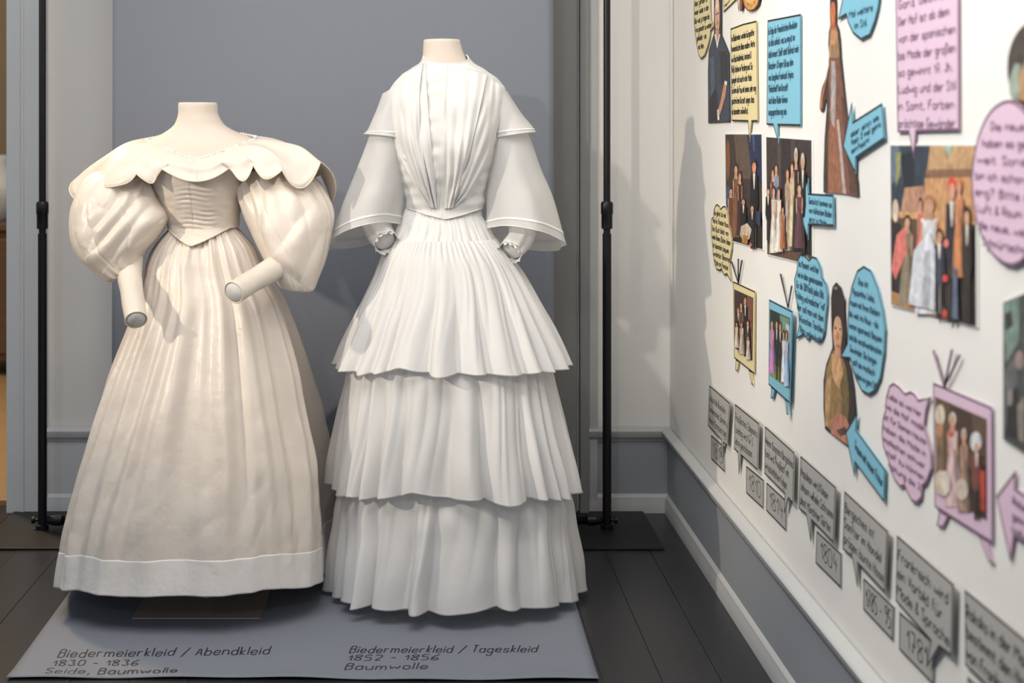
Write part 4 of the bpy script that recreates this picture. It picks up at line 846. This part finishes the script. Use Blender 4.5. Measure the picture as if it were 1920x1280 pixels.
# --- arrows
card('arrow_sign', 'small blue arrow pointing left onto the pale gowns print', 'arrow', [(1503,390),(1521,334),(1522,362),(1569,365),(1570,424),(1522,422),(1521,450)], 'blue', ['Gestützt kommen es','von höfischem Boden','jetzt in Mode.'], rect(1523,1566,366,418), layer=2, group=ARW, text='bluetext', tw=.0028, scales=[(0,1),(0,1),(0,.8)])
card('arrow_sign', 'blue arrow slanting up beside the long brown gown', 'arrow', [(1587,274.5),(1603.8,191),(1606,228),(1661,193),(1666,260),(1611.6,296.5),(1611,326)], 'blue', ['aber jetzt als','fast 2 mal ganz','einfach!'], q4((1602,244),(1657,209),(1660,252),(1604,290)), layer=2, group=ARW, text='bluetext', tw=.0032, scales=[(0,.95),(0,1),(0,.6)])
card('arrow_sign', 'blue arrow slanting down below the half-length woman', 'arrow', [(1592,809),(1614,773),(1612,804.5),(1667,879.5),(1665,942),(1610,868),(1609,894),(1600,852)], 'blue', ['Traum mit neuer Frisur'], q4((1611,818),(1663,889),(1662,917),(1609,845)), layer=2, group=ARW, text='bluetext', tw=.0032)
card('arrow_sign', 'pink arrow at the right edge beside the pink television', 'arrow', [(1874,930),(1911,881),(1910,915),(1990,965),(1990,1068),(1908,1006),(1901,1054)], 'pink', ['Robe wird','getragen als','höfische Mode'], q4((1906,920),(1986,972),(1986,1060),(1904,1002)), layer=1, group=ARW, border='plum', text='plumtext', tw=.0030, fill=.5)
# --- televisions
def television(label, m, ol, pic, shapes, legs, ants, base_, layer=0, border='ink', tilt=0.0):
    t, off, s0 = card('television_cutout', label, 'cut-out', ol, m, layer=layer, group=TVG, border=border, bw=.0036, tilt=tilt)
    picture('picture', [pol(shapes[0], *pic)]+shapes[1:], t, off+.0006, tilt, s0)
    for lg in legs:
        p = [W2(*q) for q in lg]
        if area2(p) < 0: p = p[::-1]
        n = len(p); fr_, bk = lift3(p, off-.0004, tilt, s0), lift3(p, off-.0022, tilt, s0)
        l = add('leg', fr_+bk, [list(range(n)), [n+i for i in range(n)][::-1]]+[[i, n+i, n+(i+1)%n, (i+1)%n] for i in range(n)], M[m], t, smooth=False)
        v, f = ribbon(p, .0026, True, side=1.0); add('outline', lift3(v, off+.0001, tilt, s0), f, M[border], l, smooth=False)
    for a in ants:
        p = [W2(*base_), W2(*a)]; MB().tube(lift3(p, off+.002), [.0015, .0022], 8).out('antenna', M[border], t)
    return t
Yt = [(96,74,62), pol((70,52,46),(1381,543),(1398,550),(1398,640),(1382,652)), pol((120,82,66),(1404,556),(1415,560),(1414,640),(1404,630))]
Yt += man(1388,575,655,9,(60,50,48)) + lady(1394,566,662,11,(90,60,54)) + man(1402,555,668,11,(44,42,46)) + lady(1386,604,652,9,(206,194,178)) + lady(1396,604,664,11,(190,176,160)) + man(1408,600,672,10,(80,66,60)) + lady(1409,630,674,9,(200,186,170))
television('yellow cut-out television with a family picture below the yellow cloud', 'yellow', [(1378,527),(1419.5,546),(1418.5,701.5),(1380,671)], [(1380,542),(1416,558),(1414.5,676),(1381,652)], Yt, [[(1383,674),(1389,677),(1386,696),(1382,694)],[(1407,693),(1413,697),(1416,722),(1412,720)]], [(1376.5,491),(1389,485),(1396,488)], (1389,531), layer=1)
Bt = [(60,80,62), pol((40,56,48),(1448,580),(1470,588),(1468,650),(1448,660)), pol((112,142,122),(1470,590),(1491,598),(1490,640),(1474,640)), pol((130,150,70),(1448,676),(1489,702),(1489,729),(1448,703)), pol((186,196,206),(1484,606),(1491,610),(1490,690),(1484,680))]
Bt += lady(1453,600,700,13,(190,132,190)) + man(1464,600,712,10,(44,44,56)) + man(1472,604,716,11,(48,46,56)) + lady(1480,620,716,12,(212,214,226)) + lady(1487,620,724,11,(160,190,226))
television('blue cut-out television with a garden picture below the blue cloud', 'blue', [(1446,561),(1497,583),(1491,756),(1445,721)], [(1448,579),(1492,596),(1489,729),(1448,703)], Bt, [[(1451,725),(1458.5,730),(1454,748),(1449,746)],[(1480,747),(1486,751),(1487.5,778),(1484,776)]], [(1469,514),(1490,536)], (1483,577), layer=1, tilt=.035)
Pt = [(96,76,62), pol((70,54,46),(1790,760),(1830,775),(1830,850),(1790,840)), pol((128,104,80),(1760,760),(1775,765),(1775,900),(1761,900)), pol((60,46,42),(1820,880),(1856,870),(1856,975),(1822,955))]
Pt += [ell((208,196,172),1769,778,9,20), ell((196,140,100),1768,806,6,14)] + lady(1793,775,950,30,(206,176,176),hair=(214,206,196)) + lady(1815,805,960,22,(160,132,116),hair=(206,196,186)) + [ell((214,214,218),1838,828,11,19)] + man(1840,826,974,24,(120,70,60),hair=(216,214,214)) + [ell((220,208,196),1778,906,13,24), ell((206,190,176),1812,918,12,20), pol((180,70,54),(1846,880),(1856,884),(1856,960),(1848,955)), ell((206,90,80),1790,812,5,5), pol((210,190,170),(1762,890),(1772,880),(1776,930),(1762,922))]
television('pink cut-out television with a picture of white-wigged people', 'pink', [(1755,716.5),(1866,763),(1867,1019),(1758,950)], [(1759,743),(1856.6,785.6),(1856.6,975.4),(1761.5,922)], Pt, [[(1767,957),(1783,967),(1773,989),(1761,985)],[(1840,1003),(1857,1013),(1868,1056),(1860,1054)]], [(1758,657.6),(1793,655.5),(1807,666)], (1778.5,725), layer=1, border='plum')
# --- grey history cards
def hist(label, ol, lines, quad, tw, tilt=.026, sc=None): card('text_card', label, 'card', ol, 'grey', lines, quad, layer=1, group=TXG, bw=.0034, tw=tw, tilt=tilt, text='greytext', scales=sc, thick=.0018)
def year(label, ol, txt, quad, tw=.0030): card('year_card', label, 'card', ol, 'grey', [txt], quad, layer=0, group=YRG, bw=.0034, tw=tw, text='greytext', thick=.0018, fill=.9)
hist('grey text card nearest the room corner, its tail over a year card', [(1334,721.7),(1378,754.7),(1372,836),(1364.7,829.7),(1358.4,858),(1360,825),(1330.6,797.4)], ['Industrielle Revolution','Gemeinsames Spinnen u.','Wiener Kongress tagt'], q4((1336,733),(1376,764),(1371,824),(1333,793)), .0019, sc=[(0,.85),(0,1),(0,.98)])
hist('grey text card reading Preußisches Zollgesetz', [(1382,757),(1433,793),(1430,881),(1394.5,853),(1390.5,889),(1388.5,848.7),(1380,841)], ['Preußisches Zollgesetz:','Landtag wird für 5','Jahre geschlossen.'], q4((1384,768),(1431,801),(1428,868),(1382,834)), .0019)
hist('grey text card beginning Wiener Kongress', [(1438.6,798.5),(1500,847.5),(1497.6,944),(1488,934),(1478.7,962),(1480.5,925.5),(1437.5,887.6)], ['Wiener Kongress: Bergisches','Land wird "Preußisch" mit','wirtschaftlichen Folgen.'], q4((1440,811),(1498,856),(1496,930),(1439,880)), .0020)
hist('grey text card beginning Napoleon wird Kaiser', [(1506,854),(1579,912),(1574.5,1017),(1528.7,975),(1527,1015),(1518,965),(1502,953)], ['Napoleon wird Kaiser','Johann wilhelm Schramm','plant Münchner Gärten'], q4((1508,868),(1576,922),(1572,1005),(1505,946)), .0022)
hist('grey text card above the wide year card with two years', [(1589,920),(1677.6,994.5),(1672,1110.6),(1616,1056),(1615.5,1101),(1604.5,1044.5),(1585,1029)], ['Bergisches ist','Sanfter im Handel','prägen bunte Hose'], q4((1591,934),(1674,1003),(1669,1096),(1588,1020)), .0024)
hist('grey text card with its tail over the 1781 year card', [(1688,1003),(1802.5,1094),(1799,1230),(1774,1212),(1748,1250),(1756.6,1201),(1685,1126)], ['Frankreich wird','ein Vorbild für','Mode & Sprache'], q4((1691,1020),(1798,1105),(1794,1218),(1688,1118)), .0028)
hist('grey text card cut off at the lower right corner of the picture', [(1815.6,1105),(1960,1216),(1957,1372),(1816.7,1247)], ['Rokoko in der Mode','bestimmt den Hof','von Frankreich'], q4((1819,1122),(1955,1226),(1953,1358),(1819,1238)), .0030)
year('grey year card reading 1815, nearest the room corner', [(1335.5,815),(1359.5,837),(1361,885),(1335.5,860)], '1815', q4((1339,827),(1357,844),(1357,874),(1339,857)), .0018)
year('grey year card 1810 under the Preußisches Zollgesetz card', [(1401.4,873),(1433.7,899.5),(1433,953),(1401.4,924)], '1810', q4((1407,888),(1428,905),(1428,938),(1407,919)), .0019)
year('grey year card 1814 under the Wiener Kongress card', [(1439.7,904),(1476.5,937.8),(1476,995),(1439,957)], '1814', q4((1446,920),(1470,941),(1470,977),(1446,953)), .0021)
year('grey year card 1804 under the Napoleon wird Kaiser card', [(1534,994.5),(1580,1037.5),(1579.5,1102),(1532,1055)], '1804', q4((1542,1014),(1572,1041),(1572,1079),(1542,1050)), .0024)
year('wide grey year card with two years, third from the right end', [(1622,1083),(1679,1137),(1677,1201),(1621.7,1142)], '1785 - 95', q4((1627,1102),(1674,1146),(1673,1184),(1627,1138)), .0026)
year('grey year card 1781 with a pointed bubble tail lying over its edge', [(1690,1146.6),(1756.6,1206),(1754,1284),(1689,1216.6)], '1781', q4((1704,1178),(1742,1212),(1742,1258),(1704,1220)), .0030)
year('grey year card at the lower right, mostly below the frame', [(1818,1268),(1890,1335),(1890,1400),(1818,1336)], '1750', q4((1830,1300),(1875,1340),(1875,1380),(1830,1340)), .0030)
